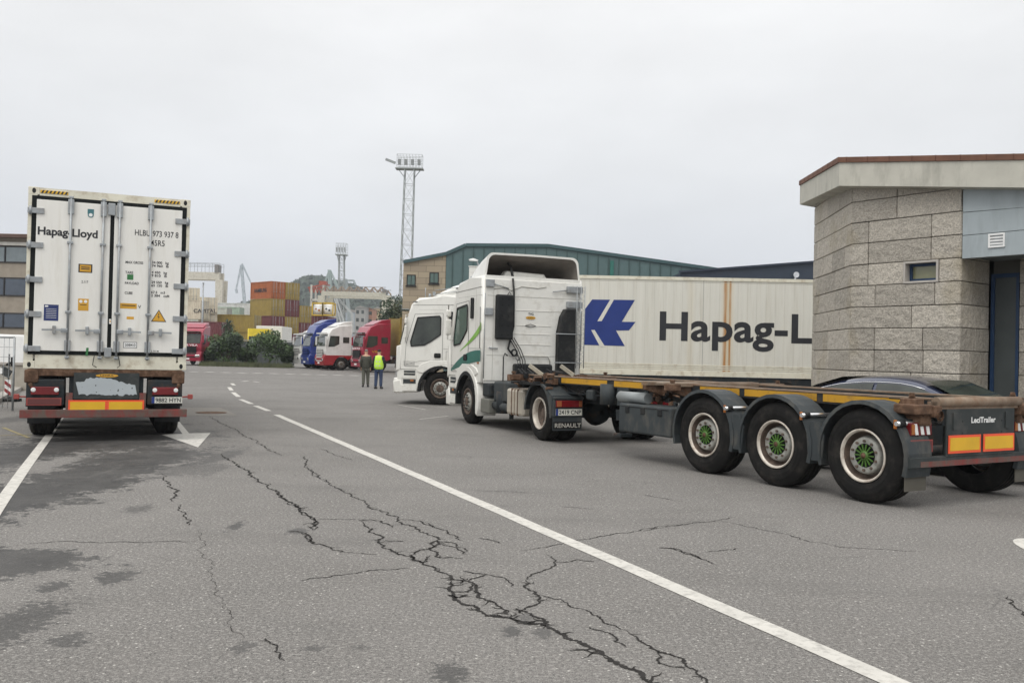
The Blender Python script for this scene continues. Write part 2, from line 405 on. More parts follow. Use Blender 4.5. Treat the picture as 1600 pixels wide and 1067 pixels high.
for u0, v0, u1, v1 in ((399, 634, 420, 642), (376, 624, 393, 631), (364, 613, 373, 620), (358, 605, 362, 610), (362, 599, 366, 602), (378, 596, 388, 595), (396, 596, 404, 597)):
    strip(rm, [G(u0, v0), G(u1, v1)], .15)
for i in range(12):
    u0 = 296+i*25; strip(rm, [G(u0, 580.5+i*.6), G(u0+14, 581+i*.6)], .55)
for (p0, p1) in (((640, 633), (700, 637)), ((620, 632), (665, 640)), ((655, 655), (700, 650)), ((1500, 724), (1640, 757)), ((560, 586), (640, 592))):
    strip(rm, [G(*p0), G(*p1)], .12 if p0[0] > 1000 else .045)
struct('dashed_line', rm, paint, 'short white dashes curving and crossing the far yard', 'road marking')
rm = MB()
rm.face([Vector((p.x, p.y, .004)) for p in (G(252.2, 679), G(309.4, 699), G(329, 676.5), G(295.4, 677), G(285, 678))])
rm.face([Vector((p.x, p.y, .0045)) for p in (G(285, 678), G(295.4, 677), G(275.4, 653.2), G(268.2, 653.2))])
struct('arrow_marking', rm, paint, 'worn white arrow painted beside the left container trailer', 'road marking')
rm = MB()
c = G(1672, 868); rm.b.verts.ensure_lookup_table()
for r0, r1 in ((.0, .36),):
    rm.face([c+V(.28*math.cos(t), .7*math.sin(t), .004) for t in [k*math.pi/16 for k in range(32)]])
struct('letter_marking', rm, paint, 'rounded white mark at the right edge of the road', 'road marking')
rm = MB()
strip(rm, [G(-10, 681), G(50, 679)], .07); strip(rm, [G(5, 668), G(45, 684)], .06)
struct('yellow_marking', rm, mat('yellow_paint', (.30, .25, .12), .8, dirt=(.12, .11, .1), damt=.9, dscale=6), 'faded yellow lines behind left trailer', 'road marking')

# cracks
Z7 = lambda x, y: (430+x*.41875, 640+y*.41875)
Z6 = lambda x, y: (x*.4003, 640+y*.4003)
Z8 = lambda x, y: (1000+x*.375, 740+y*.375)
CR = []
for w_, f_, pl in (
 (1.0, Z7, '110,205 170,255 240,295 300,330 350,365 420,388 460,410 500,430 560,460 605,490 580,525 600,550 640,552 700,555'),
 (.8, Z7, '0,305 50,345 100,385 155,415 145,450'), (.8, Z7, '100,460 140,500 200,512 260,532'), (.3, Z7, '260,532 380,540'),
 (.35, Z7, '155,410 310,410'), (1.1, Z7, '310,410 360,445 400,480 400,515 470,540 550,570 600,600 670,635 720,640 760,690 830,730 880,770'),
 (1.5, Z7, '880,770 940,800 1010,800 1090,850 1180,890 1280,950 1420,1020 1560,1090'),
 (.9, Z7, '500,545 540,522 575,520 600,490 650,495 710,535'), (.7, Z7, '500,540 515,560 550,570 580,545'), (.7, Z7, '310,410 400,415 430,440'),
 (1.2, Z7, '670,635 660,680 690,720 740,730 790,770 850,775 920,800'), (.8, Z7, '660,680 720,680 730,650'), (1.0, Z7, '640,690 690,700 720,690'),
 (.6, Z7, '720,640 790,615 700,600'), (.4, Z7, '790,615 860,635 880,660'), (.8, Z7, '400,490 480,490'),
 (.8, Z7, '880,745 920,750 980,710 970,680 930,655 935,635'), (.5, Z7, '935,635 1000,600 1040,570 1010,540'), (.5, Z7, '1040,570 1120,560 1190,568'),
 (1.2, Z7, '900,745 1000,780 1010,800'), (.45, Z7, '980,690 1070,710 1150,745 1220,785 1320,830'), (.8, Z7, '1320,830 1380,875 1430,905 1480,915 1530,950 1600,1000 1680,1060'),
 (.6, Z7, '1430,905 1430,945 1530,960'), (.45, Z7, '1170,810 1260,840 1310,885'), (.35, Z7, '100,640 200,625 350,600 510,590'),
 (.35, Z7, '910,528 1040,505 1150,485 1300,460 1450,435 1600,422'), (.55, Z7, '560,420 640,450 700,490'), (.55, Z7, '620,500 680,520 715,540'), (.55, Z7, '760,480 840,498'), (.6, Z7, '460,410 540,415 600,440'),
 (.6, Z7, '1430,515 1490,520 1560,545 1600,560'), (.5, Z7, '160,145 220,170 290,188'), (.45, Z7, '740,300 830,305 960,310'), (.4, Z7, '1070,362 1190,370'), (.3, Z7, '860,120 950,125'), (.3, Z7, '1370,315 1530,345'),
 (.9, Z6, '820,25 900,70 960,105 1040,150 1100,180'), (1.3, Z6, '870,170 920,215 980,250 1060,310 1110,350 1160,380 1230,440 1220,470'),
 (.9, Z6, '630,250 685,310 680,360'), (.6, Z6, '710,370 740,430 735,450'), (.3, Z6, '60,530 300,515 430,518 600,516 770,512'), (.7, Z6, '1130,475 1180,480 1225,525'),
 (.4, Z6, '1040,890 1080,930 1110,980'), (.15, Z6, '760,440 800,580 870,740 940,900'), (.7, Z6, '1190,180 1190,225 1249,270'),
 (.25, Z8, '340,195 440,220 600,250 720,285 830,305 1000,315 1200,330'), (.3, Z8, '0,240 200,210 400,180'), (.55, Z8, '80,310 150,312 240,345 320,380'), (.35, Z8, '270,325 410,310'), (.6, Z8, '1525,510 1560,550 1600,590 1680,640')):
    CR.append((w_, [f_(*map(float, t.split(','))) for t in pl.split()]))
ck = MB()
rc = random.Random(5)
def fractal(pts, lev, amp):
    for _ in range(lev):
        o = [pts[0]]
        for a, b in zip(pts, pts[1:]):
            d = b-a; nrm = V(-d.y, d.x, 0)
            am = min(amp, .034/max(d.length, 1e-4)); o += [a.lerp(b, .5)+nrm*rc.uniform(-am, am), b]
        pts = o
    return pts
for w_, pl in CR:
    pts = fractal([G(*p) for p in pl], 5, .20)
    m_ = len(pts); wd = []
    cur = 1
    for i in range(m_):
        cur = .6*cur+.4*rc.uniform(.2, 1.9); t = min(i, m_-1-i)/max(1, m_*.15); wd.append((.0045+.0110*w_)*cur*(.45 if w_ < .2 else 1)*min(1, .25+t))
    strip(ck, pts, wd, .003, ragged=True)
    for i in range(2, m_-2, 1):
        if rc.random() < .05*min(1.3, w_):
            a = rc.uniform(0, 6.28); l = rc.uniform(.03, .12)*w_
            q = fractal([pts[i], pts[i]+V(math.cos(a)*l, math.sin(a)*l, 0)], 2, .3); strip(ck, q, [.014*w_, .010*w_, .008*w_, .005*w_, .003], .0028)
struct('pavement_cracks', ck, mat('crack_dark', (.034, .032, .030), .98, var=.4, scale=9, spec=.1), 'dark branching cracks in the asphalt', 'cracks')
# concrete patch with manhole
mh = MB()
mh.face([Vector((p.x, p.y, .004)) for p in (G(255, 650), G(372, 649), G(345, 637), G(275, 637))])
mt = thing('manhole', 'round manhole cover in a pale square patch by the painted arrow', 'manhole')
obj('concrete_patch', mh, mat('patch', (.205, .19, .168), .9, dirt=(.13, .12, .11), dscale=3), mt)
mh = MB(); c = G(330, 645); mh.lathe([(.004, .36), (.012, .36), (.012, .32), (.008, .31), (.010, .0001)], (c.x, c.y, .002), 'Z', 24)
obj('cover', mh, M['rust'], mt)

# ------------------------------------------------------------------ wheels
def wheel(parent, x, y, r=.53, wd=.385, side=-1, style='trailer', z=None, dual=False):
    """side -1: outer face towards -x. x = outer face plane."""
    z = r if z is None else z
    k = side; c = (x, y, z)
    t = MB(); R_ = r
    rr = .30 if style == 'trailer' else .295
    inw = -k
    prof = [(0.035, rr), (0.0, rr+.04), (-.002, R_*.80), (.02, R_*.93), (.045, R_*.975), (.06, R_), (wd*.30, R_), (wd*.31, R_-.012), (wd*.34, R_-.012), (wd*.35, R_), (wd*.5, R_), (wd*.51, R_-.012), (wd*.54, R_-.012), (wd*.55, R_), (wd*.68, R_), (wd*.69, R_-.012), (wd*.72, R_-.012), (wd*.73, R_), (wd-.06, R_), (wd-.04, R_*.975), (wd, R_*.82), (wd, rr+.02), (wd-.03, rr)]
    t.lathe(prof, c, 'X', 48, 0, inw)
    for kk in range(3): t.lathe([(-.004, R_*(.62+.1*kk)), (-.007, R_*(.625+.1*kk)), (-.004, R_*(.63+.1*kk))], c, 'X', 48, 0, inw)
    if dual: t.lathe([(a+wd+.06, b) for a, b in prof], c, 'X', 32, 0, inw)
    ob = obj('wheel', t, M['tyre'], parent)
    q = MB()
    if style == 'trailer':
        q.lathe([(.02, rr+.005), (.006, rr+.004), (.004, rr-.014), (.035, rr-.028)], c, 'X', 40, 0, inw)
        q.lathe([(.035, rr-.028), (.10, rr-.04), (.135, rr-.05), (.14, rr-.075)], c, 'X', 40, 2, inw)
        q.lathe([(.14, rr-.075), (.10, rr-.082), (.055, rr-.095), (.045, rr-.115), (.055, .135)], c, 'X', 40, 1, inw); q.lathe([(.055, .135), (.07, .12), (.07, .0001)], c, 'X', 40, 3, inw)
        obj('rim', q, [M['rim'], M['hub'], M['rimin'], M['gasket']], ob)
        h = MB()
        for i in range(14):
            a = 2*math.pi*i/14
            d = V(0, math.cos(a), math.sin(a)); h.bar(Vector(c)+V(inw*.048, 0, 0)+d*.05, Vector(c)+V(inw*.044, 0, 0)+d*.128, .014, .014)
        h.lathe([(.05, .055), (.03, .05), (.025, .035)], c, 'X', 16, 0, inw)
        obj('hub_cap', h, M['green'], ob)
        h = MB()
        for i in range(10):
            a = 2*math.pi*(i+.5)/10; p0 = Vector(c)+V(0, .165*math.cos(a), .165*math.sin(a))
            h.tube([p0+V(inw*.07, 0, 0), p0+V(inw*.030, 0, 0)], .017, 6)
        h.lathe([(.03, .032), (.018, .028), (.018, .0001)], c, 'X', 12, 1, inw)
        obj('wheel_nuts', h, [M['rimin'], M['rust']], ob)
    else:
        deep = style == 'drive'
        if deep:
            q.lathe([(.02, rr+.005), (.004, rr+.002), (.004, rr-.02), (.03, rr-.035), (.10, rr-.04)], c, 'X', 40, 0, inw); q.lathe([(.10, rr-.04), (.15, rr-.06), (.17, .17), (.17, .13), (.11, .12), (.09, .08), (.09, .0001)], c, 'X', 40, 1, inw)
        else:
            q.lathe([(.02, rr+.005), (.004, rr+.002), (.006, rr-.03), (.05, rr-.05), (.06, rr-.08), (.03, .205)], c, 'X', 40, 1 if False else 1, inw); q.lathe([(.03, .205), (-.01, .16), (-.012, .12)], c, 'X', 40, 0, inw); q.lathe([(-.012, .12), (-.02, .10), (-.03, .07), (-.03, .0001)], c, 'X', 40, 1, inw)
        obj('rim', q, [M['rim'] if deep else M['hub'], M['rimin']], ob)
        h = MB()
        for i in range(10):
            a = 2*math.pi*i/10; rad = .155; p0 = Vector(c)+V(0, rad*math.cos(a), rad*math.sin(a))
            b0 = .17 if deep else -.005
            h.tube([p0+V(inw*b0, 0, 0), p0+V(inw*(b0-.04), 0, 0)], .015, 6)
            if deep:
                a += .3; h.disc(Vector(c)+V(inw*.158, .215*math.cos(a), .215*math.sin(a)), .028, 'X', 10)
            else:
                a += .3; h.disc(Vector(c)+V(inw*.028, .205*math.cos(a), .205*math.sin(a)), .022, 'X', 10)
        obj('wheel_nuts', h, M['black'], ob)
    return ob

def outline(mb, pts, wd, mi=0, close=False):
    for a, b in zip(pts, pts[1:]+([pts[0]] if close else [])): mb.bar(a, b, wd, mi=mi)

# ------------------------------------------------------------------ reefer containers
def container_shell(root, mats_side, Lc=12.19, ribs=True):
    H = 2.896; Wd = 1.219
    b = MB(); b.b2(-Wd+.02, Wd-.02, .06, Lc-.04, .15, H-.06)
    obj('body', b, mats_side, root)
    f = MB()
    for s in (-1, 1):
        f.b2(s*Wd, s*(Wd-.13), .0, .10, .118, H-.118); f.b2(s*Wd, s*(Wd-.13), Lc-.1, Lc, .118, H-.118)
        f.b2(s*Wd, s*(Wd-.06), .1, Lc-.1, .0, .15); f.b2(s*(Wd+.0), s*(Wd-.06), .1, Lc-.1, H-.10, H-.005)
        for zz in (.19, .245, .30): f.b2(s*(Wd-.021), s*(Wd-.012), .12, Lc-.12, zz, zz+.03)
    f.b2(-Wd+.16, Wd-.16, .004, .1, H-.13, H-.004); f.b2(-Wd+.16, Wd-.16, .004, .1, .0, .225)
    f.b2(-Wd+.16, Wd-.16, Lc-.1, Lc-.004, H-.13, H-.004); f.b2(-Wd+.16, Wd-.16, Lc-.1, Lc-.004, .0, .2)
    obj('frame', f, M['cream'], root)
    for sx in (-1, 1):
        for y0 in (0, Lc-.178):
            for z0 in (0, H-.118):
                k = MB(); k.b2(sx*(Wd+.003), sx*(Wd-.16), y0-.003, y0+.178, z0-.002, z0+.12, bev=.008)
                yy = y0-.0045 if y0 == 0 else y0+.1795
                k.prism([(sx*(Wd-.08)+.028*math.cos(t), z0+.06+.042*math.sin(t)) for t in [i*math.pi/7 for i in range(14)]], yy, yy+.003, 'Y', 1)
                obj('corner_casting', k, [M['cream'], M['black']], root)

def rear_doors(root):
    XL = lambda x: x-1.22; ZT = lambda z: 2.896-z
    g_ = MB(); yb = -.012
    g_.b2(XL(.055), XL(2.385), -.006, .05, ZT(2.672), ZT(.135)); obj('door_seal', g_, M['gasket'], root)
    for nm, x0, x1 in (('door', .125, 1.205), ('door', 1.265, 2.315)):
        d = MB(); d.b2(XL(x0), XL(x1), -.022, -.005, ZT(2.61), ZT(.195), bev=.006); o = obj('door', d, M['cwhite'], root)
        left = x0 < 1
        hs_ = MB()
        for z in (.38, .93, 1.48, 2.03, 2.58):
            if left: hs_.b2(XL(-.002), XL(.235), -.045, -.023, ZT(z+.045), ZT(z-.045), bev=.005); hs_.tube([(XL(.04), -.04, ZT(z+.07)), (XL(.04), -.04, ZT(z-.07))], .022)
            else: hs_.b2(XL(2.205), XL(2.442), -.045, -.023, ZT(z+.045), ZT(z-.045), bev=.005); hs_.tube([(XL(2.40), -.04, ZT(z+.07)), (XL(2.40), -.04, ZT(z-.07))], .022)
        islands('hinge', hs_, M['zinc'], o)
        for x in ((.62, 1.10) if left else (1.345, 1.82)):
            r_ = MB(); r_.tube([(XL(x), -.055, ZT(2.74)), (XL(x), -.055, ZT(.12))], .019, 10)
            for z in (.86, 1.98): r_.b2(XL(x-.045), XL(x+.045), -.075, -.023, ZT(z+.022), ZT(z-.022), bev=.008)
            r_.b2(XL(x-.045), XL(x+.045), -.07, -.023, ZT(.40), ZT(.16), bev=.01); r_.b2(XL(x-.045), XL(x+.045), -.07, -.023, ZT(2.62), ZT(2.43), bev=.01)
            r_.b2(XL(x-.035), XL(x+.035), -.075, -.02, ZT(.15), ZT(.11), bev=.01); r_.b2(XL(x-.035), XL(x+.035), -.075, -.02, ZT(2.73), ZT(2.69), bev=.01)
            rod = obj('lock_rod', r_, M['zinc'], o)
            h = MB(); s = -1 if left else 1; zh = ZT(2.28)
            h.bar((XL(x), -.085, zh+.01), (XL(x+s*.37), -.085, zh+.004), .022, .028); h.b2(XL(x), XL(x+s*.10), -.09, -.05, zh-.035, zh+.035, bev=.008)
            h.b2(XL(x+s*.17), XL(x+s*.22), -.10, -.023, zh-.055, zh+.075, bev=.01)
            obj('handle', h, M['zinc'], rod)
    k = MB(); k.b2(XL(1.165), XL(1.275), -.06, -.02, ZT(.37), ZT(.17), bev=.01); k.b2(XL(1.165), XL(1.275), -.065, -.02, ZT(2.70), ZT(2.54), bev=.01)
    k.tube([(XL(1.02), -.03, ZT(2.68)), (XL(1.0), -.035, ZT(2.83)), (XL(1.06), -.035, ZT(2.87))], .007, 5, 1); k.tube([(XL(1.38), -.03, ZT(2.68)), (XL(1.41), -.035, ZT(2.83)), (XL(1.37), -.035, ZT(2.87))], .007, 5, 1)
    obj('centre_latch', k, [M['zinc'], M['black']], root)
    # writing
    X, Y, yo = V(1, 0, 0), V(0, 0, 1), -.0245
    t = MB()
    text(t, 'Hapag-Lloyd', (XL(.15), yo, ZT(.76)), X, Y, .13, .87, .03)
    text(t, 'HLBU 973 937 8', (XL(1.58), yo, ZT(.665)), X, Y, .095, .68, .008); text(t, '45R5', (XL(1.83), yo, ZT(.82)), X, Y, .095, .215, .008)
    islands('lettering', t, M['ink'], root, .035, False)
    t = MB()
    for s, z in (('MAX GROSS', 1.14), ('TARE', 1.31), ('PAYLOAD', 1.485), ('CUBE', 1.65)): text(t, s, (XL(1.45), yo, ZT(z)), X, Y, .042, .030*len(s), .02)
    for s, z in (('34 000   kg', 1.12), ('74 960   lb', 1.175), ('4 450   kg', 1.285), ('9 810   lb', 1.34), ('29 550   kg', 1.45), ('65 150   lb', 1.505), ('67.5   m3', 1.62), ('2 384   cuft', 1.675)): text(t, s, (XL(1.855), yo, ZT(z)), X, Y, .042, .024*len(s), .022)
    text(t, '2.90 M', (XL(1.88), yo, ZT(2.60)), X, Y, .03, None, .004)
    islands('weight_line', t, M['ink'], root, .018, False)
    s_ = MB(); 
    def rect(x0, x1, z0, z1, mi, dy=0): s_.b2(XL(x0), XL(x1), yo+.001-dy, yo+.002, ZT(z1), ZT(z0), mi)
    rect(.75, .955, 1.19, 1.33, 4); rect(.77, .935, 1.205, 1.315, 1, .001); rect(.79, .915, 1.235, 1.25, 4, .0015); rect(.79, .915, 1.265, 1.28, 4, .0015)
    rect(.76, .915, 1.755, 1.95, 1); s_.disc((XL(.80), yo-.001, ZT(1.80)), .025, 'Y', 12, 3); s_.disc((XL(.87), yo-.001, ZT(1.80)), .025, 'Y', 12, 3); rect(.79, .885, 1.85, 1.86, 4, .001)
    rect(.27, .48, 1.87, 2.13, 0); rect(.285, .33, 1.885, 1.91, 3, .001)
    for i in range(6): rect(.30, .45, 1.94+i*.028, 1.945+i*.028, 3, .001)
    rect(1.48, 1.575, 1.32, 1.41, 2); rect(1.385, 1.64, 1.80, 1.89, 1); rect(1.41, 1.62, 1.83, 1.845, 4, .001); rect(1.49, 1.60, 2.02, 2.065, 1)
    rect(.86, .955, .29, .37, 5); s_.disc((XL(.908), yo-.001, ZT(.385)), .045, 'Y', 14, 5); s_.disc((XL(.908), yo-.0018, ZT(.385)), .028, 'Y', 14, 3)
    rect(1.45, 1.66, 2.44, 2.54, 4); rect(1.457, 1.653, 2.447, 2.533, 3, .001)
    rect(1.12, 1.185, 2.07, 2.15, 3); rect(1.225, 1.26, 2.07, 2.15, 3, .002); rect(1.235, 1.25, 2.09, 2.13, 1, .003)
    s_.prism([(XL(1.865), ZT(2.09)), (XL(2.105), ZT(2.09)), (XL(1.985), ZT(1.885))], yo, yo+.002, 'Y', 4); s_.prism([(XL(1.885), ZT(2.078)), (XL(2.085), ZT(2.078)), (XL(1.985), ZT(1.908))], yo-.0012, yo, 'Y', 1)
    s_.prism([(XL(1.98), ZT(1.95)), (XL(1.995), ZT(1.95)), (XL(1.975), ZT(2.0)), (XL(1.997), ZT(2.0)), (XL(1.98), ZT(2.06)), (XL(1.984), ZT(2.015)), (XL(1.968), ZT(2.015))], yo-.002, yo-.0014, 'Y', 4)
    s_.prism([(XL(.90), ZT(2.55)), (XL(.935), ZT(2.55)), (XL(.925), ZT(2.68)), (XL(.89), ZT(2.68))], yo-.003, yo, 'Y', 2)
    text(s_, '2084.0', (XL(1.475), yo-.002, ZT(2.51)), X, Y, .04, .16, .01, 4); text(s_, 'V', (XL(1.66), yo-.001, ZT(1.875)), X, Y, .05, .045, .01, 4); text(s_, '2.117', (XL(.80), yo-.001, ZT(1.50)), X, Y, .04, .1, .008, 4)
    islands('sticker', s_, [M['navy'], M['gold'], mat('green_sticker', (.04, .19, .06), .5), M['white'], M['ink'], mat('teal_sticker', (.05, .16, .18), .5)], root)
    for xa in (.17, 1.87):
        hz = MB(); hz.b2(XL(xa), XL(xa+.40), -.004, .01, ZT(.088), ZT(.042), 0)
        for i in range(7):
            x = XL(xa+.01+i*.056); hz.prism([(x, ZT(.088)), (x+.028, ZT(.088)), (x+.052, ZT(.042)), (x+.024, ZT(.042))], -.006, -.004, 'Y', 1)
        obj('hazard_stripes', hz, [M['yelp'], M['ink']], root)

def plate_obj(parent, s, c, wd=.52, h=.11, normal=-1):
    """plate facing -y"""
    k = MB(); k.b2(c[0]-wd/2, c[0]+wd/2, c[1]-.008, c[1], c[2]-h/2, c[2]+h/2, 0)
    k.b2(c[0]-wd/2, c[0]-wd/2+.045, c[1]-.010, c[1]-.008, c[2]-h/2, c[2]+h/2, 1)
    text(k, s, (c[0]-wd/2+.06, c[1]-.0105, c[2]-h*.33), V(1, 0, 0), V(0, 0, 1), h*.66, wd-.08, .015, 2)
    return obj('number_plate', k, [M['plate'], M['blue'], M['ink']], parent)
def reflector(parent, x0, x1, y, z0, z1, name='reflective_board'):
    k = MB(); k.b2(x0, x1, y-.006, y, z0, z1, 0); b_ = .028; k.b2(x0+b_, x1-b_, y-.009, y-.006, z0+b_, z1-b_, 1)
    return obj(name, k, [M['redp'], M['yelp']], parent)

# left truck ----------------------------------------------------------
A_AZ = math.atan2(630, F)
ca = P(167.5, 580, 14.75); A_LOC = (ca.x, 14.75, 0)
cont = thing('reefer_container', 'white refrigerated container seen from its closed rear doors, on the left trailer', 'container', (A_LOC[0], A_LOC[1], 1.19), A_AZ)
container_shell(cont, M['cwhite']); rear_doors(cont)
tr = thing('container_trailer', 'rusty container chassis with dark lamp boxes under the white container at left', 'trailer', A_LOC, A_AZ)
b = MB()
for s in (-1, 1):
    b.b2(s*.42, s*.56, .05, 12.1, .72, 1.12); b.b2(s*.36, s*.62, .05, 12.1, 1.12, 1.14)
for y in (1.3, 2.6, 4.0, 5.5, 7.0, 8.5, 10, 11.6): b.b2(-1.15, 1.15, y, y+.12, 1.0, 1.15)
obj('chassis_frame', b, M['chassis'], tr)
b = MB(); b.b2(-1.16, 1.16, .0, .16, 1.07, 1.183, bev=.008)
for s in (-1, 1): b.b2(s*1.0, s*1.2, -.03, .2, .96, 1.17, bev=.02); b.tube([(s*1.08, .02, .86), (s*1.12, .0, .96)], .035)
obj('rear_crossbeam', b, M['rust'], tr)
b = MB(); b.b2(-.49, .49, -.02, .01, .70, 1.13, 0); 
pr = random.Random(3); pts = []
for i in range(60):
    t = i/60; 
    if t < .5: x = -.46+.92*(t/.5)*1.0; z = (.98 if t < .07 else 1.045)-(.13*(t-.25)/.25 if t > .25 else 0)+pr.uniform(-.014, .014)
    else: x = .46-.9*((t-.5)/.5); z = .755+pr.uniform(-.008, .03)
    pts.append((x, z))
b.prism(pts, -.0235, -.0205, 'Y', 1)
for i in range(9):
    x = pr.uniform(-.4, .4); z = pr.uniform(.8, .96); r_ = pr.uniform(.004, .012)
    b.disc((x, -.0245, z), r_, 'Y', 7, 0)
b.prism([(0+.17*math.cos(t), 1.085+.028*math.sin(t)) for t in [k*math.pi/12 for k in range(24)]], -.028, -.021, 'Y', 2)
text(b, 'LEGRA', (-.10, -.029, 1.072), V(1, 0, 0), V(0, 0, 1), .028, .2, .02, 0)
obj('rear_panel', b, [M['panelgrey'], mat('peeled_sticker', (.42, .46, .48), .7, var=.05), M['gold']], tr)
reflector(tr, -.56, .01, -.03, .50, .685); reflector(tr, .012, .575, -.03, .50, .685)
for s in (-1, 1):
    b = MB(); b.b2(s*.62, s*1.17, -.01, .35, .60, 1.02, bev=.02); bx_ = obj('lamp_box', b, M['chassis'], tr)
    xc = s*.90
    b = MB(); b.b2(xc-.2, xc+.2, -.055, -.008, .77, .90, 0, bev=.01)
    for q in (-1, 1): b.lathe([(-.056, .001), (-.062, .03), (-.056, .036)], (xc+q*.165, 0, .85), 'Y', 14, 1); 
    obj('tail_lamp', b, [M['redl'], M['white']], bx_)
b = MB(); b.b2(-1.16, -.66, -.04, -.018, .60, .72, 0); b.b2(-1.14, -.68, -.044, -.04, .615, .705, 1)
obj('warning_plate', b, [M['oxide'], mat('wp2', (.12, .03, .028), .6)], tr)
plate_obj(tr, '9882 HYN', (.93, -.04, .685), .48, .105)
b = MB(); b.b2(-1.25, 1.25, -.05, .06, .40, .53, bev=.008); b.b2(-.6, -.5, -.02, .1, .5, .8); b.b2(.5, .6, -.02, .1, .5, .8)
obj('bumper', b, M['redbar'], tr)
for s in (-1, 1):
    b = MB(); b.tube([(s*1.0, .1, .72), (s*1.28, -.0, .74)], .014, 6); b.b2(s*1.26, s*1.34, -.03, .03, .70, .78, bev=.01); obj('marker_arm', b, M['oxide'], tr)
    for i, y in enumerate((1.55, 2.86, 4.17)):
        wheel(tr, s*1.2, y, .52, .385, s, 'drive')
        f = MB(); rows = []
        for k in range(13):
            a = math.pi*(k/12); rows.append([V(s*1.24, y+.60*math.cos(a), .52+.60*math.sin(a)), V(s*.78, y+.60*math.cos(a), .52+.60*math.sin(a))])
        f.grid(rows); o = obj('fender', f, M['black'], tr); md = o.modifiers.new('t', 'SOLIDIFY'); md.thickness = .015
    b = MB(); b.b2(s*.78, s*1.2, .82, .83, .25, .72); obj('mudflap', b, M['black'], tr)
    b = MB(); b.b2(s*.7, s*.84, 9.2, 9.34, .05, 1.0); b.b2(s*.6, s*.94, 9.1, 9.44, 0, .05); obj('landing_leg', b, M['zinc'], tr)
b = MB()
for y in (1.55, 2.86, 4.17): b.tube([(-.9, y, .52), (.9, y, .52)], .07, 10)
islands('axle', b, M['chassis'], tr)

# ------------------------------------------------------------------ skeletal trailer (foreground right)
B_AZ = math.atan2(812, F)
rB = V(math.cos(B_AZ), math.sin(B_AZ), 0); dB = V(-math.sin(B_AZ), math.cos(B_AZ), 0)
w1 = G(1345, 785); oB = w1+1.2*rB
sk = thing('skeletal_trailer', 'empty skeletal container trailer with three axles and green wheel hubs in the right foreground', 'trailer', oB, B_AZ)
TF = 8.15; TR = -.62
b = MB()
for s in (-1, 1):
    b.b2(s*.60, s*.74, TR+.1, TF, 1.06, 1.184); b.b2(s*.60, s*.63, TR+.1, TF, .92, 1.06); b.b2(s*.52, s*.70, TR+.1, TF, .90, .92)
for y in (.65, 1.95, 3.3, 4.8, 6.2): b.b2(-.6, .6, y, y+.1, .95, 1.15)
b.b2(-.55, .55, 3.1, 3.9, .78, .86)
obj('chassis_frame', b, M['chassis'], sk)
b = MB()
for s in (-1, 1): b.b2(s*.60, s*.75, TR+.1, TF, 1.185, 1.205)
b.b2(-1.15, 1.15, 3.9, 4.06, 1.165, 1.215); b.b2(-1.15, 1.15, 3.35, 3.5, 1.165, 1.215)
islands('top_flange', b, M['rustlight'], sk)
b = MB()
for s in (-1, 1):
    for y0, y1 in ((.0, .95), (1.05, 2.3), (2.4, 3.2), (4.2, 5.3), (5.5, 6.9)): b.b2(s*.741, s*.746, y0, y1, 1.085, 1.178)
    b.b2(s*.75, s*.755, -.42, .0, 1.03, 1.17)
k_ = [(-.12+x, z) for x, z in ((-.12, 1.045), (0, 1.045), (-.06, 1.14))]
islands('yellow_side_band', b, M['yellow'], sk)
b = MB()
for c0 in (-.32, -.16):
    for p0, p1 in (((c0-.06, 1.05), (c0, 1.15)), ((c0, 1.15), (c0+.06, 1.05))): b.bar((-.757, p0[0], p0[1]), (-.757, p1[0], p1[1]), .012, .006)
obj('warning_triangle_mark', b, M['ink'], sk)
# diagonal light/dark braces behind: outriggers
b = MB()
for y in (3.42, 3.98):
    for s in (-1, 1): b.prism([(s*.6, 1.165), (s*1.15, 1.165), (s*1.15, 1.10), (s*.6, .95)], y-.03, y+.05, 'Y')
for y in (TF-.14,): b.b2(-1.18, 1.18, y, y+.12, 1.08, 1.2)
b.b2(-.6, .6, 7.0, 7.1, 1.0, 1.15); b.b2(-.5, .5, 6.2, 8.0, .98, 1.0)
islands('crossbeam', b, M['rust'], sk)
for y in (-.45, 3.42, TF-.1):
    for s in (-1, 1):
        b = MB(); x = s*1.08 if y > 3 else s*.95
        b.b2(x-.09, x+.09, y-.09, y+.09, 1.10, 1.20, bev=.012); b.tube([(x, y, 1.19), (x, y, 1.235)], .035, 8); b.box((x, y, 1.245), (.11, .05, .035), Matrix.Rotation(.6, 3, 'Z')); b.tube([(x, y-.02, 1.04), (x-s*.0, y-.16, 1.02)], .014, 6)
        obj('twistlock', b, M['rust'], sk)
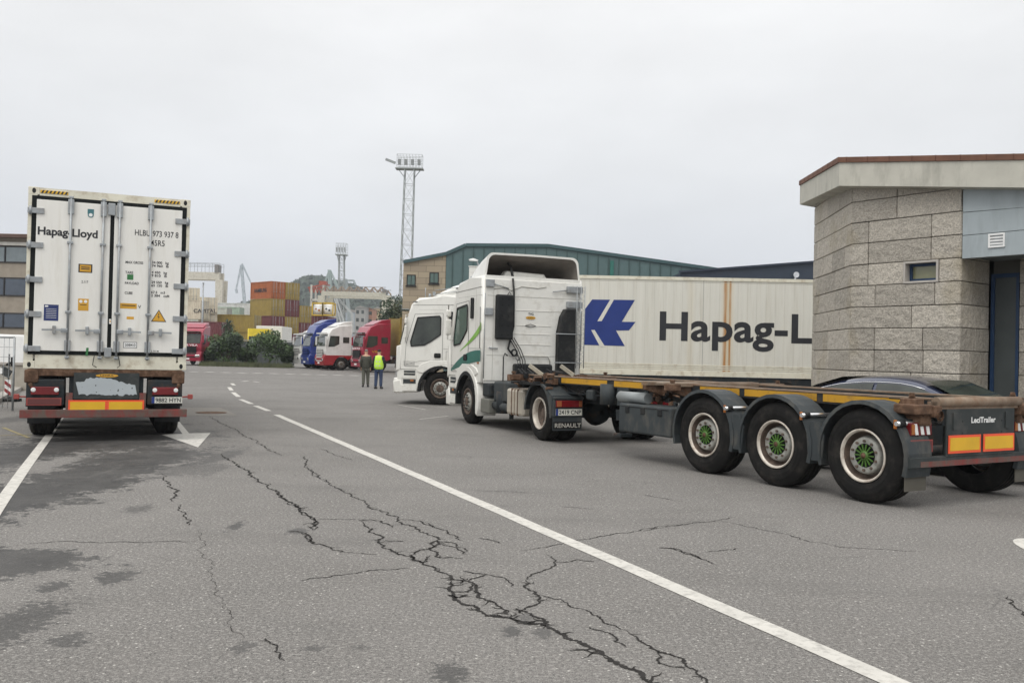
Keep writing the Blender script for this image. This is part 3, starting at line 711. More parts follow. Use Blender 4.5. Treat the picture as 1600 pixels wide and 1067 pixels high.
# wheels, fenders
for i in range(3):
    y = 1.31*i
    for s in (-1, 1):
        wheel(sk, s*1.2, y, .53, .385, s, 'trailer')
        f = MB(); rows = []
        for k in range(19):
            a = math.pi*(-.10+1.20*k/18); rr_ = .615
            z_ = max(.44, .545+rr_*math.sin(a)) if True else 0
            rows.append([V(s*1.235, y+rr_*math.cos(a), .545+rr_*math.sin(a)-.045), V(s*1.225, y+rr_*math.cos(a), .545+rr_*math.sin(a)), V(s*.82, y+rr_*math.cos(a), .545+rr_*math.sin(a)), V(s*.81, y+rr_*math.cos(a), .545+rr_*math.sin(a)-.045)])
        rows = [[Vector(p) for p in r_] for r_ in rows]
        # lip towards wheel centre
        for k, r_ in enumerate(rows):
            a = math.pi*(-.10+1.20*k/18); dd = V(0, math.cos(a), math.sin(a))
            for q in (0, 3): r_[q] = V(r_[q].x, y+(rr_-.045)*dd.y, .545+(rr_-.045)*dd.z)
        f.grid(rows, smooth=False)
        o = obj('fender', f, M['grey'], sk); md = o.modifiers.new('t', 'SOLIDIFY'); md.thickness = .012
        if i < 2:
            f = MB(); ym = y+.655; f.prism([(ym-.10, .40), (ym+.10, .40), (ym+.13, .70), (ym+.05, .86), (ym-.05, .86), (ym-.13, .70)], s*1.215, s*1.195, 'X')
            f.prism([(ym-.08, .41), (ym+.08, .41), (ym+.10, .70), (ym-.10, .70)], s*.83, s*.85, 'X')
            obj('fender_skirt', f, M['grey'], sk)
        f = MB(); ys = y-.50; f.tube([(s*1.28, ys, .93), (s*.6, ys, .93)], .026, 10); f.tube([(s*1.24, ys+.0, .93), (s*1.16, ys, .93)], .040, 10, 1)
        obj('fender_bracket', f, [M['chrome'], M['black']], sk)
        f = MB(); f.b2(s*1.232, s*1.245, ys+.02, ys+.06, .87, .97, bev=.004); obj('side_marker', f, M['orl'], sk)
b = MB()
for i in range(3): b.tube([(-.85, 1.31*i, .53), (.85, 1.31*i, .53)], .075, 12); b.b2(-.6, -.5, 1.31*i-.3, 1.31*i+.35, .55, .92); b.b2(.5, .6, 1.31*i-.3, 1.31*i+.35, .55, .92)
islands('axle', b, M['chassis'], sk)
# rear end
b = MB(); y = TR
b.tube([(-.78, y, 1.165), (.78, y, 1.165)], .058, 14); b.b2(-.78, .78, y-.02, y+.1, 1.09, 1.17); obj('rear_beam', b, M['rustlight'], sk)
b = MB(); b.b2(-.62, .66, y-.03, y+.0, .56, 1.09, bev=.01); b.b2(-.52, -.44, y-.045, y-.03, .86, 1.05); b.b2(.46, .54, y-.045, y-.03, .86, 1.05); 
for zz in (.82, .95): b.disc((-.34, y-.032, zz), .012, 'Y', 8, 1); b.disc((.40, y-.032, zz), .012, 'Y', 8, 1)
text(b, 'LeciTrailer', (-.18, y-.0325, .93), V(1, 0, 0), V(0, 0, 1), .066, .46, .03, 2)
obj('rear_panel', b, [M['panelgrey'], M['black'], M['white']], sk)
reflector(sk, -.60, -.01, y-.035, .60, .80); reflector(sk, .04, .64, y-.035, .60, .80)
b = MB(); b.b2(-1.22, 1.22, y-.02, y+.07, .46, .57, 0, bev=.006); b.b2(-1.05, 1.21, y-.023, y-.019, .465, .525, 1); b.b2(-.5, -.4, y, y+.1, .5, .9); b.b2(.4, .5, y, y+.1, .5, .9)
obj('bumper', b, [M['panelgrey'], M['redbar']], sk)
for s in (-1, 1):
    b = MB(); x0, x1 = (-1.12, -.76) if s < 0 else (.80, 1.16)
    b.b2(x0, x1, y+.05, y+.12, .80, .94, 0, bev=.01)
    xs = x0+.07
    for i in range(3): b.prism([(xs+i*.10, .81), (xs+.05+i*.10, .81), (xs+.02+i*.10, .93), (xs-.03+i*.10, .93)], y+.045, y+.05, 'Y', 1)
    b.b2(x0+.005, x0+.055, y+.044, y+.05, .815, .925, 2)
    obj('tail_lamp', b, [M['redl'], M['white'], M['orl']], sk)
    b = MB(); b.b2(x0-.02, x1, y+.04, y+.05, .62, .755, 0); 
    if s < 0: b.b2(x0-.005, x1-.015, y+.036, y+.04, .635, .74, 1); obj('warning_plate', b, [M['oxide'], mat('wp3', (.13, .03, .03), .6)], sk)
    else: b.b.free()
    b = MB(); b.b2(s*1.20, s*.84, y+.06, y+.07, .20, .47); obj('mudflap', b, M['mudflap'], sk)
    b = MB(); b.b2(s*.74, s*.86, y-.06, y+.05, 1.0, 1.13, bev=.02); b.lathe([(0, .055), (.02, .055), (.02, .04), (0, .04)], (s*.80, y-.08, 1.02), 'Y', 14)
    b.b2(s*.84, s*1.1, y-.02, y+.3, 1.03, 1.14, bev=.02); b.b2(s*.8, s*1.0, y+.02, y+.25, .90, 1.04, bev=.03)
    obj('locking_gear', b, M['rust'], sk)
    b = MB(); b.b2(s*.66, s*1.16, y+.12, y+.16, .945, .975); obj('lamp_bracket', b, M['chassis'], sk)
b = MB(); pr = random.Random(12)
for i in range(34):
    yy = pr.uniform(6.9, 8.3); zz = pr.uniform(.98, 1.26); xx = pr.uniform(-1.0, -.2)
    b.box((xx, yy, zz), (pr.uniform(.04, .2), pr.uniform(.03, .12), pr.uniform(.03, .12)), Matrix.Rotation(pr.uniform(-.6, .6), 3, 'X'), pr.choice((0, 0, 1)))
for i in range(6):
    x0 = pr.uniform(-.8, 0); b.tube([(x0, 8.5, 1.3), (x0+.15, 8.1, pr.uniform(.95, 1.1)), (x0+.05, 7.6, 1.05), (x0+.2, 7.0, pr.uniform(1.0, 1.15))], .014, 6, 1)
b.b2(-1.0, .2, 7.0, 8.3, 1.02, 1.06, 1)
for s in (-1, 1): b.b2(s*.42, s*.52, 6.9, 8.1, 1.04, 1.18, 0)
obj('gooseneck_gear', b, [M['rust'], M['black']], sk)
b = MB()
for x0 in (-.62, .1): b.bar((x0, 7.75, 1.2), (x0-.16, 7.98, 1.38), .04, .07)
islands('stop_bracket', b, mat('pale_bracket', (.36, .33, .26), .7, dirt=(.2, .1, .05), dscale=8), sk)
b = MB()
for y in (3.35, 3.92): b.prism([(-.60, y), (-.60, y+.14), (-1.16, y+.34), (-1.16, y+.20)], 1.206, 1.222, 'Z')
islands('brace_plate', b, mat('pale_brace', (.34, .28, .22), .75, dirt=(.2, .1, .05), dscale=8), sk)
plate_obj(sk, 'R 8686 BFS', (.94, y+.05, .70), .36, .13)
# toolbox, air tank, battery
b = MB(); b.b2(-1.2, -.75, 3.30, 4.55, .42, .86, bev=.03)
for yy in (3.55, 3.95, 4.33): b.b2(-1.215, -1.195, yy-.05, yy+.05, .72, .82, 1, bev=.01)
b.b2(-1.206, -1.2, 3.36, 4.5, .815, .825, 1)
obj('toolbox', b, [M['grey'], M['black']], sk)
b = MB(); b.tube([(-1.0, 4.95, .92), (-.35, 4.95, .92)], .0, 12) if False else b.tube([(-.98, 4.1, .95), (-.98, 4.80, .95)], [.085, .085], 16); b.tube([(-.98, 4.80, .95), (-.98, 4.88, .95)], [.085, .03], 16)
obj('air_tank', b, mat('pale_grey_tank', (.26, .28, .28), .5, dirt=(.16, .15, .13)), sk)
b = MB(); b.b2(-.9, .9, 4.9, 5.02, .55, .72); b.tube([(-.8, 4.96, .34), (-.8, 4.96, 1.0)], .055); b.b2(-.92, -.68, 4.86, 5.06, .28, .34, bev=.01); b.tube([(.8, 4.96, .34), (.8, 4.96, 1.0)], .055); b.b2(.92, .68, 4.86, 5.06, .28, .34, bev=.01)
islands('landing_gear', b, M['chassis'], sk)
b = MB(); pr = random.Random(8)
for i in range(26):
    yy = pr.uniform(3.2, 4.6); zz = pr.uniform(.87, 1.05); b.box((-.66-pr.uniform(0, .15), yy, zz), (.05, pr.uniform(.04, .13), pr.uniform(.03, .1)), Matrix.Rotation(pr.uniform(-.5, .5), 3, 'X'), pr.choice((0, 0, 1, 2)))
for i in range(5):
    y0 = pr.uniform(3, 6.3); b.tube([(-.65, y0, 1.05), (-.7, y0+.3, .9), (-.68, y0+.7, 1.0)], .012, 6, 1)
b.b2(-.75, -.62, 4.9, 5.2, .78, 1.08, 2); b.b2(-.76, -.64, 5.9, 6.1, .82, 1.0, 2, bev=.03); b.tube([(-.75, 5.45, .78), (-.75, 5.45, 1.12)], .14, 16, 2)
islands('brake_valve', b, [M['rust'], M['black'], M['grey']], sk)

# ------------------------------------------------------------------ tractors
WB = 3.9
def arc(cy, cz, r, a0, a1, n):
    return [(cy+r*math.cos(R(a0+(a1-a0)*i/n)), cz+r*math.sin(R(a0+(a1-a0)*i/n))) for i in range(n+1)]
def make_tractor(root, stripe, roof='open'):
    y0 = WB     # front axle
    # --- cab shell outline (y,z), wheel arch notch
    pts = [(y0-.85, .95)]+[(y0-.66, .95)]+[(p[0], p[1]) for p in arc(y0, .50, .66, 137, 18, 12)]+[(y0+.66, .38), (y0+1.20, .34), (y0+1.30, .50), (y0+1.33, 1.0), (y0+1.24, 1.45), (y0+1.22, 1.85), (y0+1.05, 2.60), (y0+.92, 3.02), (y0+.70, 3.22), (y0-.1, 3.28), (y0-.85, 3.30)]
    b = MB(); b.prism(pts, -1.22, 1.22, 'X', bev=.07, seg=3)
    o = obj('cab', b, M['cham'], root)
    for p in o.data.polygons: pass
    for s in (-1, 1):
        # arch lip
        f = MB(); pa = arc(y0, .50, .68, 150, -8, 16); pb = arc(y0, .50, .60, 150, -8, 16)
        f.prism(pa+pb[::-1], s*1.255, s*1.10, 'X'); obj('arch_trim', f, M['black'], root)
        f = MB(); pa = arc(y0, .50, .80, 200, 90, 10); pb = arc(y0, .50, .682, 200, 90, 10)
        f.prism(pa+pb[::-1], s*1.25, s*.80, 'X', bev=.02); obj('wheel_fender', f, M['cham'], root)
        # side window
        g_ = MB(); wp = [(y0+.72, 2.62), (y0+.06, 2.68), (y0+.02, 2.62), (y0+.02, 2.12), (y0+.30, 1.92), (y0+.50, 1.80), (y0+.90, 1.76), (y0+.92, 1.90)]
        g_.prism(wp, s*1.222, s*1.232, 'X'); 
        dr = MB(); dp = [(y0+.02, 1.12), (y0-.06, 2.0), (y0-.06, 2.78), (y0+.82, 2.74), (y0+1.04, 1.86), (y0+1.04, 1.1)]
        dr.prism([(y0-.04, 1.16), (y0-.04, 2.76), (y0+.80, 2.72), (y0+1.05, 1.82), (y0+1.08, 1.16)], s*1.2185, s*1.2265, 'X'); d_o = obj('door', dr, M['cham'], root)
        ln = MB(); outline(ln, [V(s*1.2245, *p) for p in [(y0-.045, 1.155), (y0-.045, 2.765), (y0+.805, 2.725), (y0+1.055, 1.82), (y0+1.085, 1.155)]], .008, close=True); obj('door_gap', ln, M['black'], d_o)
        fr = MB(); outline(fr, [V(s*1.230, *p) for p in wp], .034, close=True); wo = obj('side_window', g_, M['glass'] if not stripe else M['glassg'], d_o)
        obj('window_frame', fr, M['black'], wo)
        h = MB(); h.b2(s*1.22, s*1.25, y0+.0, y0+.20, 1.42, 1.56, bev=.03); obj('door_handle', h, M['black'], d_o)
        h = MB(); h.b2(s*1.22, s*1.24, y0-.36, y0-.20, 2.36, 2.82, bev=.03); obj('vent_window', h, M['black'], root)
        h = MB(); h.b2(s*1.26, s*1.40, y0+1.02, y0+1.10, 2.0, 2.38, bev=.035); h.b2(s*1.27, s*1.40, y0+1.02, y0+1.10, 2.43, 2.60, bev=.035); h.tube([(s*1.15, y0+1.02, 2.72), (s*1.34, y0+1.06, 2.70), (s*1.34, y0+1.06, 1.9), (s*1.15, y0+1.06, 1.88)], .018, 8)
        h.b2(s*1.15, s*1.25, y0+1.16, y0+1.24, 2.72, 2.92, bev=.03) if False else None
        obj('mirror', h, [M['wdull']], root)
        # steps / bumper side
        h = MB(); h.b2(s*1.235, s*1.05, y0+.72, y0+1.18, .78, .90, 0, bev=.01); h.b2(s*1.232, s*1.1, y0+.74, y0+1.12, .62, .76, 1); h.b2(s*1.238, s*1.0, y0+.70, y0+1.26, .40, .60, 0, bev=.02); h.b2(s*1.242, s*1.2, y0+.74, y0+1.1, .61, .63, 0)
        h.b2(s*1.238, s*1.2, y0+.76, y0+1.1, .88, 1.02, 1); h.b2(s*1.241, s*1.2, y0+.76, y0+1.1, .94, .955, 0)
        obj('entry_steps', h, [M['wdull'], M['grey']], root)
        h = MB(); h.prism([(y0+1.2, 1.05), (y0+1.36, 1.0), (y0+1.34, 1.75), (y0+1.2, 1.8)], s*1.24, s*1.08, 'X', bev=.03); h.prism([(y0+1.1, .36), (y0+1.4, .36), (y0+1.42, .70), (y0+1.2, .76)], s*1.24, s*.9, 'X', bev=.03); obj('corner_deflector', h, M['cham'], root)
        ft = MB(); ft.b2(s*1.223, s*1.21, y0-.84, y0-.07, 1.69, 1.70); ft.b2(s*1.2225, s*1.21, y0-.5, y0-.495, 1.0, 3.0); ft.b2(s*1.221, s*1.21, y0-.84, y0+.7, 2.86, 2.865); obj('panel_seam', ft, mat('seam_grey', (.3, .3, .28), .7), root)
    for s in (-1, 1):
        f = MB()
        outline(f, [V(s*1.2235, y0+1.28, 1.06), V(s*1.2235, y0+.74, 1.06), V(s*1.2235, y0+.66, 1.10)], .010)
        outline(f, [V(s*1.2235, y0-.16, 1.0), V(s*1.2235, y0-.16, 1.62), V(s*1.2235, y0-.84, 1.62)], .008)
        outline(f, [V(s*1.2285, y0+.0, 1.36), V(s*1.2285, y0+.62, 1.32), V(s*1.2285, y0+1.05, 1.20)], .006)
        outline(f, [V(s*1.2235, y0+.88, 3.0), V(s*1.2235, y0-.82, 3.04)], .008)
        for i in range(4): f.b2(s*1.2265, s*1.2285, y0+.78, y0+1.12, 1.185+i*.035, 1.195+i*.035)
        f.b2(s*1.222, s*1.226, y0+.74, y0+.88, 3.08, 3.115)
        f.tube([(s*1.235, y0-.8, 1.7), (s*1.235, y0-.8, 2.6)], .008, 6)
        obj('body_lines', f, mat('line_grey', (.16, .16, .15), .8) if 'line_grey' not in bpy.data.materials else bpy.data.materials['line_grey'], root)
        f = MB(); fl = [(y0-.70, 1.16), (y0-.62, 1.26), (y0-.3, 1.34), (y0+.3, 1.34), (y0+.60, 1.22), (y0+.74, 1.06), (y0+.68, .98)]+[tuple(p) for p in arc(y0, .50, .70, 40, 130, 8)]
        f.prism(fl, s*1.243, s*1.19, 'X', bev=.014, seg=3); obj('arch_flare', f, M['cham'], root)
        f = MB(); f.b2(s*1.25, s*1.262, y0+.80, y0+.90, .70, .75); f.b2(s*1.226, s*1.235, y0-.75, y0-.66, 1.36, 1.40); islands('side_marker', f, M['orl'], root)
        f = MB(); f.tube([(s*1.0, y0+1.16, 1.98), (s*.3, y0+1.19, 1.90)], .012, 6); f.tube([(s*.9, y0+1.17, 1.95), (s*.85, y0+1.05, 2.5)], .01, 6); obj('wiper', f, M['black'], root)
    # front
    f = MB(); f.box((0, y0+1.17, 2.24), (2.2, .03, .86), Matrix.Rotation(R(-13), 3, 'X').inverted() if False else Matrix.Rotation(R(13), 3, 'X')); obj('windscreen', f, M['glass'], root)
    f = MB(); f.b2(-.8, .8, y0+1.30, y0+1.36, .85, 1.55, 0)
    for i in range(6): f.b2(-.8, .8, y0+1.35, y0+1.38, .88+i*.11, .93+i*.11, 1)
    obj('grille', f, [M['black'], M['cham']], root)
    f = MB(); f.b2(-1.2, 1.2, y0+1.22, y0+1.42, .34, .80, bev=.04); obj('front_bumper', f, M['cham'], root)
    for s in (-1, 1): f = MB(); f.b2(s*.85, s*1.15, y0+1.30, y0+1.38, .85, 1.05, bev=.02); obj('headlight', f, M['chrome'], root)
    f = MB(); f.b2(-1.0, 1.0, y0+1.02, y0+1.26, 2.82, 2.9, bev=.02); obj('sun_visor', f, M['glass'], root)
    # roof fairing: inverted-U loft
    f = MB(); rows = []; rin = []
    top = 3.80
    secs = ((y0+.72, 3.24, .95), (y0+.45, 3.38, 1.02), (y0+.1, 3.56, 1.06), (y0-.35, 3.70, 1.09), (y0-.82, top, 1.12))
    if roof == 'closed': secs = ((y0+.30, 3.27, 1.0), (y0+.05, 3.42, 1.03), (y0-.3, 3.60, 1.06), (y0-.75, 3.74, 1.08), (y0-.85, 3.75, 1.08))
    def sec(yy, zt, hw, t):
        zb = 3.24; k = []
        hw -= t; zt -= t; tb = max(.0, min(.16, (zt-zb)*.6))
        k.append(V(-hw-.05, yy, zb)); k.append(V(-hw, yy, zt-tb))
        for i in range(5):
            a = R(180-90*(i+1)/5); k.append(V(-hw+tb+tb*math.cos(a), yy, zt-tb+tb*math.sin(a)))
        k.append(V(0, yy, zt+.01))
        return k+[V(-p.x, p.y, p.z) for p in k[-2::-1]]
    for yy, zt, hw in secs: rows.append(sec(yy, zt, hw, 0)); rin.append(sec(yy, zt, hw, .045))
    f.grid(rows); f.grid([rows[-1], rin[-1]], smooth=False); f.grid([rows[0], rin[0]], smooth=False)
    obj('roof_fairing', f, M['cham'], root)
    f = MB(); f.grid(rin); obj('fairing_lining', f, mat('fairing_inside', (.19, .17, .15), .8, var=.2), root) 
    if roof == 'open':
        f = MB(); f.prism([(-.6, 3.31), (.5, 3.31), (.42, 3.42), (-.5, 3.45)], y0-.5, y0-.2, 'Y', bev=.04); f.tube([(-.5, y0-.82, 3.30), (-.42, y0-.5, 3.55), (-.38, y0-.2, 3.68)], .03, 8, 1)
        obj('roof_hatch', f, [M['wdull'], M['black']], root)
    f = MB()
    if roof == 'closed':
        for zz in (3.34, 3.46): f.tube([(-1.1, y0+.25, zz), (-1.12, y0-.6, zz+.12)], .012, 6)
        f.b2(-1.12, -1.04, y0+.22, y0+.3, 3.3, 3.42); f.tube([(-.9, y0+.55, 3.25), (-.9, y0+.55, 3.55)], .012)
    f.tube([(-1.0, y0+.4, 3.26), (-1.0, y0+.4, 3.36)], .04, 10); f.tube([(1.0, y0+.4, 3.26), (1.0, y0+.4, 3.36)], .04, 10)
    islands('roof_rail', f, M['zinc'], root)
    # chassis
    f = MB()
    for s in (-1, 1): f.b2(s*.38, s*.46, -.75, y0+1.1, .72, .96)
    f.b2(-.4, .4, -.75, -.65, .7, .95); f.b2(-.4, .4, 1.0, 1.1, .75, .93); f.tube([(-.9, 0, .5), (.9, 0, .5)], .09, 10); f.lathe([(-.25, .05), (-.2, .2), (0, .26), (.2, .2), (.25, .05)], (0, 0, .52), 'Y', 16); f.tube([(-.9, y0, .5), (.9, y0, .5)], .06, 8)
    f.b2(-.5, .5, 1.6, 3.4, .45, .95)
    obj('chassis_frame', f, M['chassis'], root)
    f = MB(); f.prism([(-.46, -.45), (.46, -.45), (.5, .1), (.42, .45), (-.42, .45), (-.5, .1)], .985, 1.03, 'Z'); f.b2(-.55, .55, -.2, .2, .95, .985); obj('fifth_wheel', f, M['chassis'], root)
    for s in (-1, 1):
        wheel(root, s*1.2, 0, .50, .29, s, 'drive', dual=True); wheel(root, s*1.2, y0, .50, .30, s, 'steer')
        f = MB(); rows = []
        for k in range(15):
            a = math.pi*(.02+.96*k/14); dd = V(0, math.cos(a), math.sin(a))
            zf = lambda r: V(0, r*dd.y, min(.50+r*dd.z, 1.06))
            rows.append([V(s*1.245, *(zf(.545)[1:])), V(s*1.245, *(zf(.60)[1:])), V(s*1.22, *(zf(.62)[1:])), V(s*.62, *(zf(.62)[1:]))])
        f.grid(rows, smooth=False); o = obj('rear_fender', f, M['grey'], root); md = o.modifiers.new('t', 'SOLIDIFY'); md.thickness = .012
        f = MB(); f.prism([(-.62, .46), (-.56, .46), (-.50, .86), (-.38, .98), (-.56, .90), (-.66, .86)], s*1.24, s*.64, 'X'); f.b2(s*1.24, s*.64, -.74, -.60, .80, .84, bev=.01); f.b2(s*1.23, s*.65, -.72, -.61, .49, .80, bev=.01); o2 = obj('fender_rear_box', f, M['grey'], root)
        f = MB(); xa, xb = sorted((s*1.20, s*.68)); f.b2(xa, xb, -.755, -.715, .66, .78, 0, bev=.01); f.b2(xa+.01, xa+.10, -.76, -.75, .67, .77, 1) ; f.b2(xb-.07, xb-.01, -.76, -.75, .67, .77, 1); obj('tail_lamp', f, [M['redl'], mat('dull_amber', (.3, .09, .03), .4)], o2)
        f = MB(); f.b2(s*1.24, s*.66, -.70, -.69, .24, .50, 0); f.b2(s*1.23, s*.67, -.705, -.70, .27, .40, 1) ; xa = min(s*1.20, s*.68)
        text(f, 'RENAULT', (xa, -.7065, .295), V(1, 0, 0), V(0, 0, 1), .075, .52, .015, 2); obj('mudflap', f, [M['grey'], M['black'], mat('faded_white', (.45, .43, .38), .7)], root)
    plate_obj(root, '2419 CNP', (-.94, -.73, .57), .52, .115)
    for s in (-1, 1):
        f = MB(); f.b2(s*1.19, s*.6, .78, 1.62, .38, .90, 0, bev=.05)
        for yy in (.80, 1.02, 1.32): f.b2(s*1.198, s*.59, yy, yy+.03, .375, .907, 1, bev=.004) if yy != .80 else None
        f.b2(s*1.196, s*.6, 1.18, 1.19, .385, .90, 1)
        o = obj('fuel_tank', f, [M['alu'], M['rust']], root)
        f = MB(); f.b2(s*1.1, s*.55, 1.72, 2.55, .60, 1.0, 0, bev=.03); f.b2(s*1.2, s*.75, 2.55, 3.05, .32, .62, 1, bev=.02); f.tube([(s*1.0, 2.2, .35), (s*1.0, 2.2, .8)], .16, 16, 2); f.b2(s*1.15, s*.6, 2.65, 3.1, .66, .95, 2, bev=.04); f.tube([(s*.95, 1.9, .25), (s*.95, 1.9, .55)], .05, 8, 0); f.tube([(s*1.05, 1.7, .48), (s*1.05, 2.6, .5)], .09, 12, 0)
        islands('battery_box', f, [M['grey'], mat('weathered_box', (.15, .15, .13), .7, dirt=(.08, .07, .05)), M['chassis']], root)
    # rear wall equipment
    yb = y0-.86
    f = MB(); f.b2(-1.16, 1.16, yb-.012, yb+.02, 1.0, 3.22, 0, bev=.01)
    for zz in (1.55, 1.80, 2.03, 2.22, 2.55): f.b2(-.55, .42, yb-.022, yb-.012, zz, zz+.012, 0, bev=.004)
    for zz in (1.55, 2.55, 2.85): f.b2(-1.1, 1.1, yb-.016, yb-.012, zz, zz+.008, 1)
    f.b2(-.96, -.955, yb-.016, yb-.012, 1.0, 3.15, 1)
    f.tube([(-.95, yb-.02, 3.0), (-.7, yb-.02, 3.04), (-.55, yb-.02, 2.98), (-.3, yb-.02, 3.08), (.1, yb-.02, 3.06), (.3, yb-.02, 3.1)], .008, 5, 1)
    f.tube([(-.35, yb-.03, 1.5), (-.25, yb-.05, 1.55), (.35, yb-.05, 1.55), (.42, yb-.03, 1.45), (.42, yb-.03, 1.15)], .012, 6, 1)
    obj('rear_wall', f, [M['wdull'], mat('seam2', (.36, .35, .31), .7)], root)
    f = MB(); f.b2(-.93, -.52, yb-.14, yb-.012, 1.90, 2.88, bev=.04)
    for zz in (2.0, 2.2, 2.42, 2.65, 2.78):
        for xx in (-.8, -.65): f.disc((xx, yb-.1415, zz), .02, 'Y', 8, 1)
    obj('black_cabinet', f, [M['black'], M['gasket']], root)
    f = MB()
    f.prism([(.55, 1.15), (.98, 1.15), (.98, 2.62), (.72, 2.62), (.62, 2.45), (.56, 2.1)], yb-.18, yb-.012, 'Y', bev=.02); obj('air_intake', f, M['black'], root)
    f = MB(); pr = random.Random(4)
    f.tube([(-.52, yb-.03, 3.25), (-.5, yb-.06, 2.95), (-.5, yb-.08, 2.2), (-.62, yb-.08, 1.7), (-.5, yb-.1, 1.55)], .024, 8)
    f.tube([(-.55, yb-.02, 2.9), (-.6, yb-.05, 2.95), (-.72, yb-.02, 2.75)], .008, 6)
    for k in range(3):
        cx = -.6+.06*k; f.tube([(cx, yb-.06, 1.95), (cx+.15, yb-.1, 1.7), (cx+.22, yb-.2, 1.45), (cx+.1, yb-.5, 1.1), (cx+.3, yb-1.2, 1.0)], .011, 6)
    hx = []
    for k in range(40):
        a = k*.8; hx.append((-.45+.03*math.cos(a)+.0*k, yb-.15-.012*k, 1.55-.011*k+.03*math.sin(a)))
    f.tube(hx, .007, 5)
    f.lathe([(-.02, .05), (.0, .085), (.02, .05)], (-.47, yb-.08, 1.62), 'Y', 14)
    f.tube([(-.74, yb-.12, 1.0), (-.74, yb-.12, 1.52), (-.7, yb-.1, 1.6), (-.62, yb-.06, 1.55)], .014, 6)
    f.b2(-.5, .4, yb-.25, yb-.02, 1.1, 1.38, bev=.05); f.b2(-.3, .3, yb-.5, yb-.2, .98, 1.2, bev=.04)  # black boxes stand in for the dark recess low on the rear wall
    obj('hoses_and_dark_recess', f, M['black'], root)
    f = MB()
    for zz, x in ((3.12, -1.08), (2.5, -1.1)): f.b2(x-.07, x+.12, yb-.07, yb, zz-.08, zz+.08, bev=.01)
    f.tube([(-1.0, yb-.04, 3.12), (-.62, yb-.05, 3.02)], .014, 6)
    for zz in (3.06, 2.72): f.b2(.80, 1.18, yb-.10, yb, zz-.07, zz+.08, bev=.01)
    f.tube([(.82, yb-.05, 3.05), (.45, yb-.05, 3.0)], .014, 6)
    for zz in (1.42, 2.06): f.tube([(.45, yb-.21, zz), (1.12, yb-.21, zz)], .012, 6)
    f.tube([(-1.05, yb-.03, 1.72), (-.85, yb-.05, 1.70)], .014); f.tube([(-1.16, yb-.02, 2.9), (-1.16, yb-.02, 1.05)], .010, 6)
    islands('rear_bracket', f, M['zinc'], root)
    f = MB()
    for i in range(17):
        z = 1.35+i*.105; f.bar((1.02, yb-.12, z), (1.22, yb-.12, z+.105), .007); f.bar((1.22, yb-.12, z), (1.02, yb-.12, z+.105), .007)
    for x in (1.02, 1.12, 1.22): f.tube([(x, yb-.12, 1.3), (x, yb-.12, 3.15)], .010, 6)
    obj('wire_mesh_guard', f, M['zinc'], root)
    f = MB(); yy = yb-.0225
    f.prism([(-.07+.12*math.cos(t), 2.40+.035*math.sin(t)) for t in [k*math.pi/10 for k in range(20)]], yy-.002, yy, 'Y', 0)
    text(f, 'TVG', (-.13, yy, 2.46), V(1, 0, 0), V(0, 0, 1), .05, .13, .02, 1); text(f, 'trans', (-.14, yy-.003, 2.385), V(1, 0, 0), V(0, 0, 1), .03, .14, .01, 1)
    for p0, p1 in (((-.2, 2.22), (-.07, 2.26)), ((-.07, 2.26), (.06, 2.22)), ((.06, 2.22), (-.07, 2.19)), ((-.07, 2.19), (-.2, 2.22))): f.bar((p0[0], yy, p0[1]), (p1[0], yy, p1[1]), .01, .008, 1)
    obj('cab_badge', f, [M['gold'], M['ink']], root)
    if stripe:
        yr = y0-.84
        def band(name, lo, hi, m):
            f = MB(); rows = []
            for k in range(13):
                t = k/12; rows.append([V(-1.2295, yr+lo[0]+(lo[1]-lo[0])*t, hi[0]+(hi[1]-hi[0])*(t**hi[2])), V(-1.2295, yr+lo[0]+(lo[1]-lo[0])*t, lo[2]+(lo[3]-lo[2])*(t**lo[4]))])
            f.grid(rows, smooth=False); obj(name, f, m, root)
        band('light_green_stripe', (0.0, 1.35, 2.10, 1.62, .75), (2.28, 1.63, .75), M['lgreen'])
        band('teal_stripe', (0.0, 1.95, 1.42, 1.16, 1.3), (1.66, 1.20, 2.2), M['teal'])

B2 = math.atan2(1.548, 3.83)
rT = V(math.cos(B2), math.sin(B2), 0)
dw = G(852, 688); oT = dw+1.2*rT+V(-.14, 0, 0); B2 += R(.7)
t1 = thing('tractor_unit', 'white tractor unit with green stripes on its side, coupled to the skeletal trailer', 'truck', oT, B2)
make_tractor(t1, True, 'open')
# truck 2 and its container
T2A = R(88.0)
d2 = V(-math.sin(T2A), math.cos(T2A), 0); r2 = V(math.cos(T2A), math.sin(T2A), 0)
fw = G(687, 633); o2 = fw+1.2*r2-WB*d2
t2 = thing('tractor_unit', 'plain white tractor unit in profile behind the green striped one, coupled to the container trailer', 'truck', o2, T2A)
make_tractor(t2, False, 'closed')
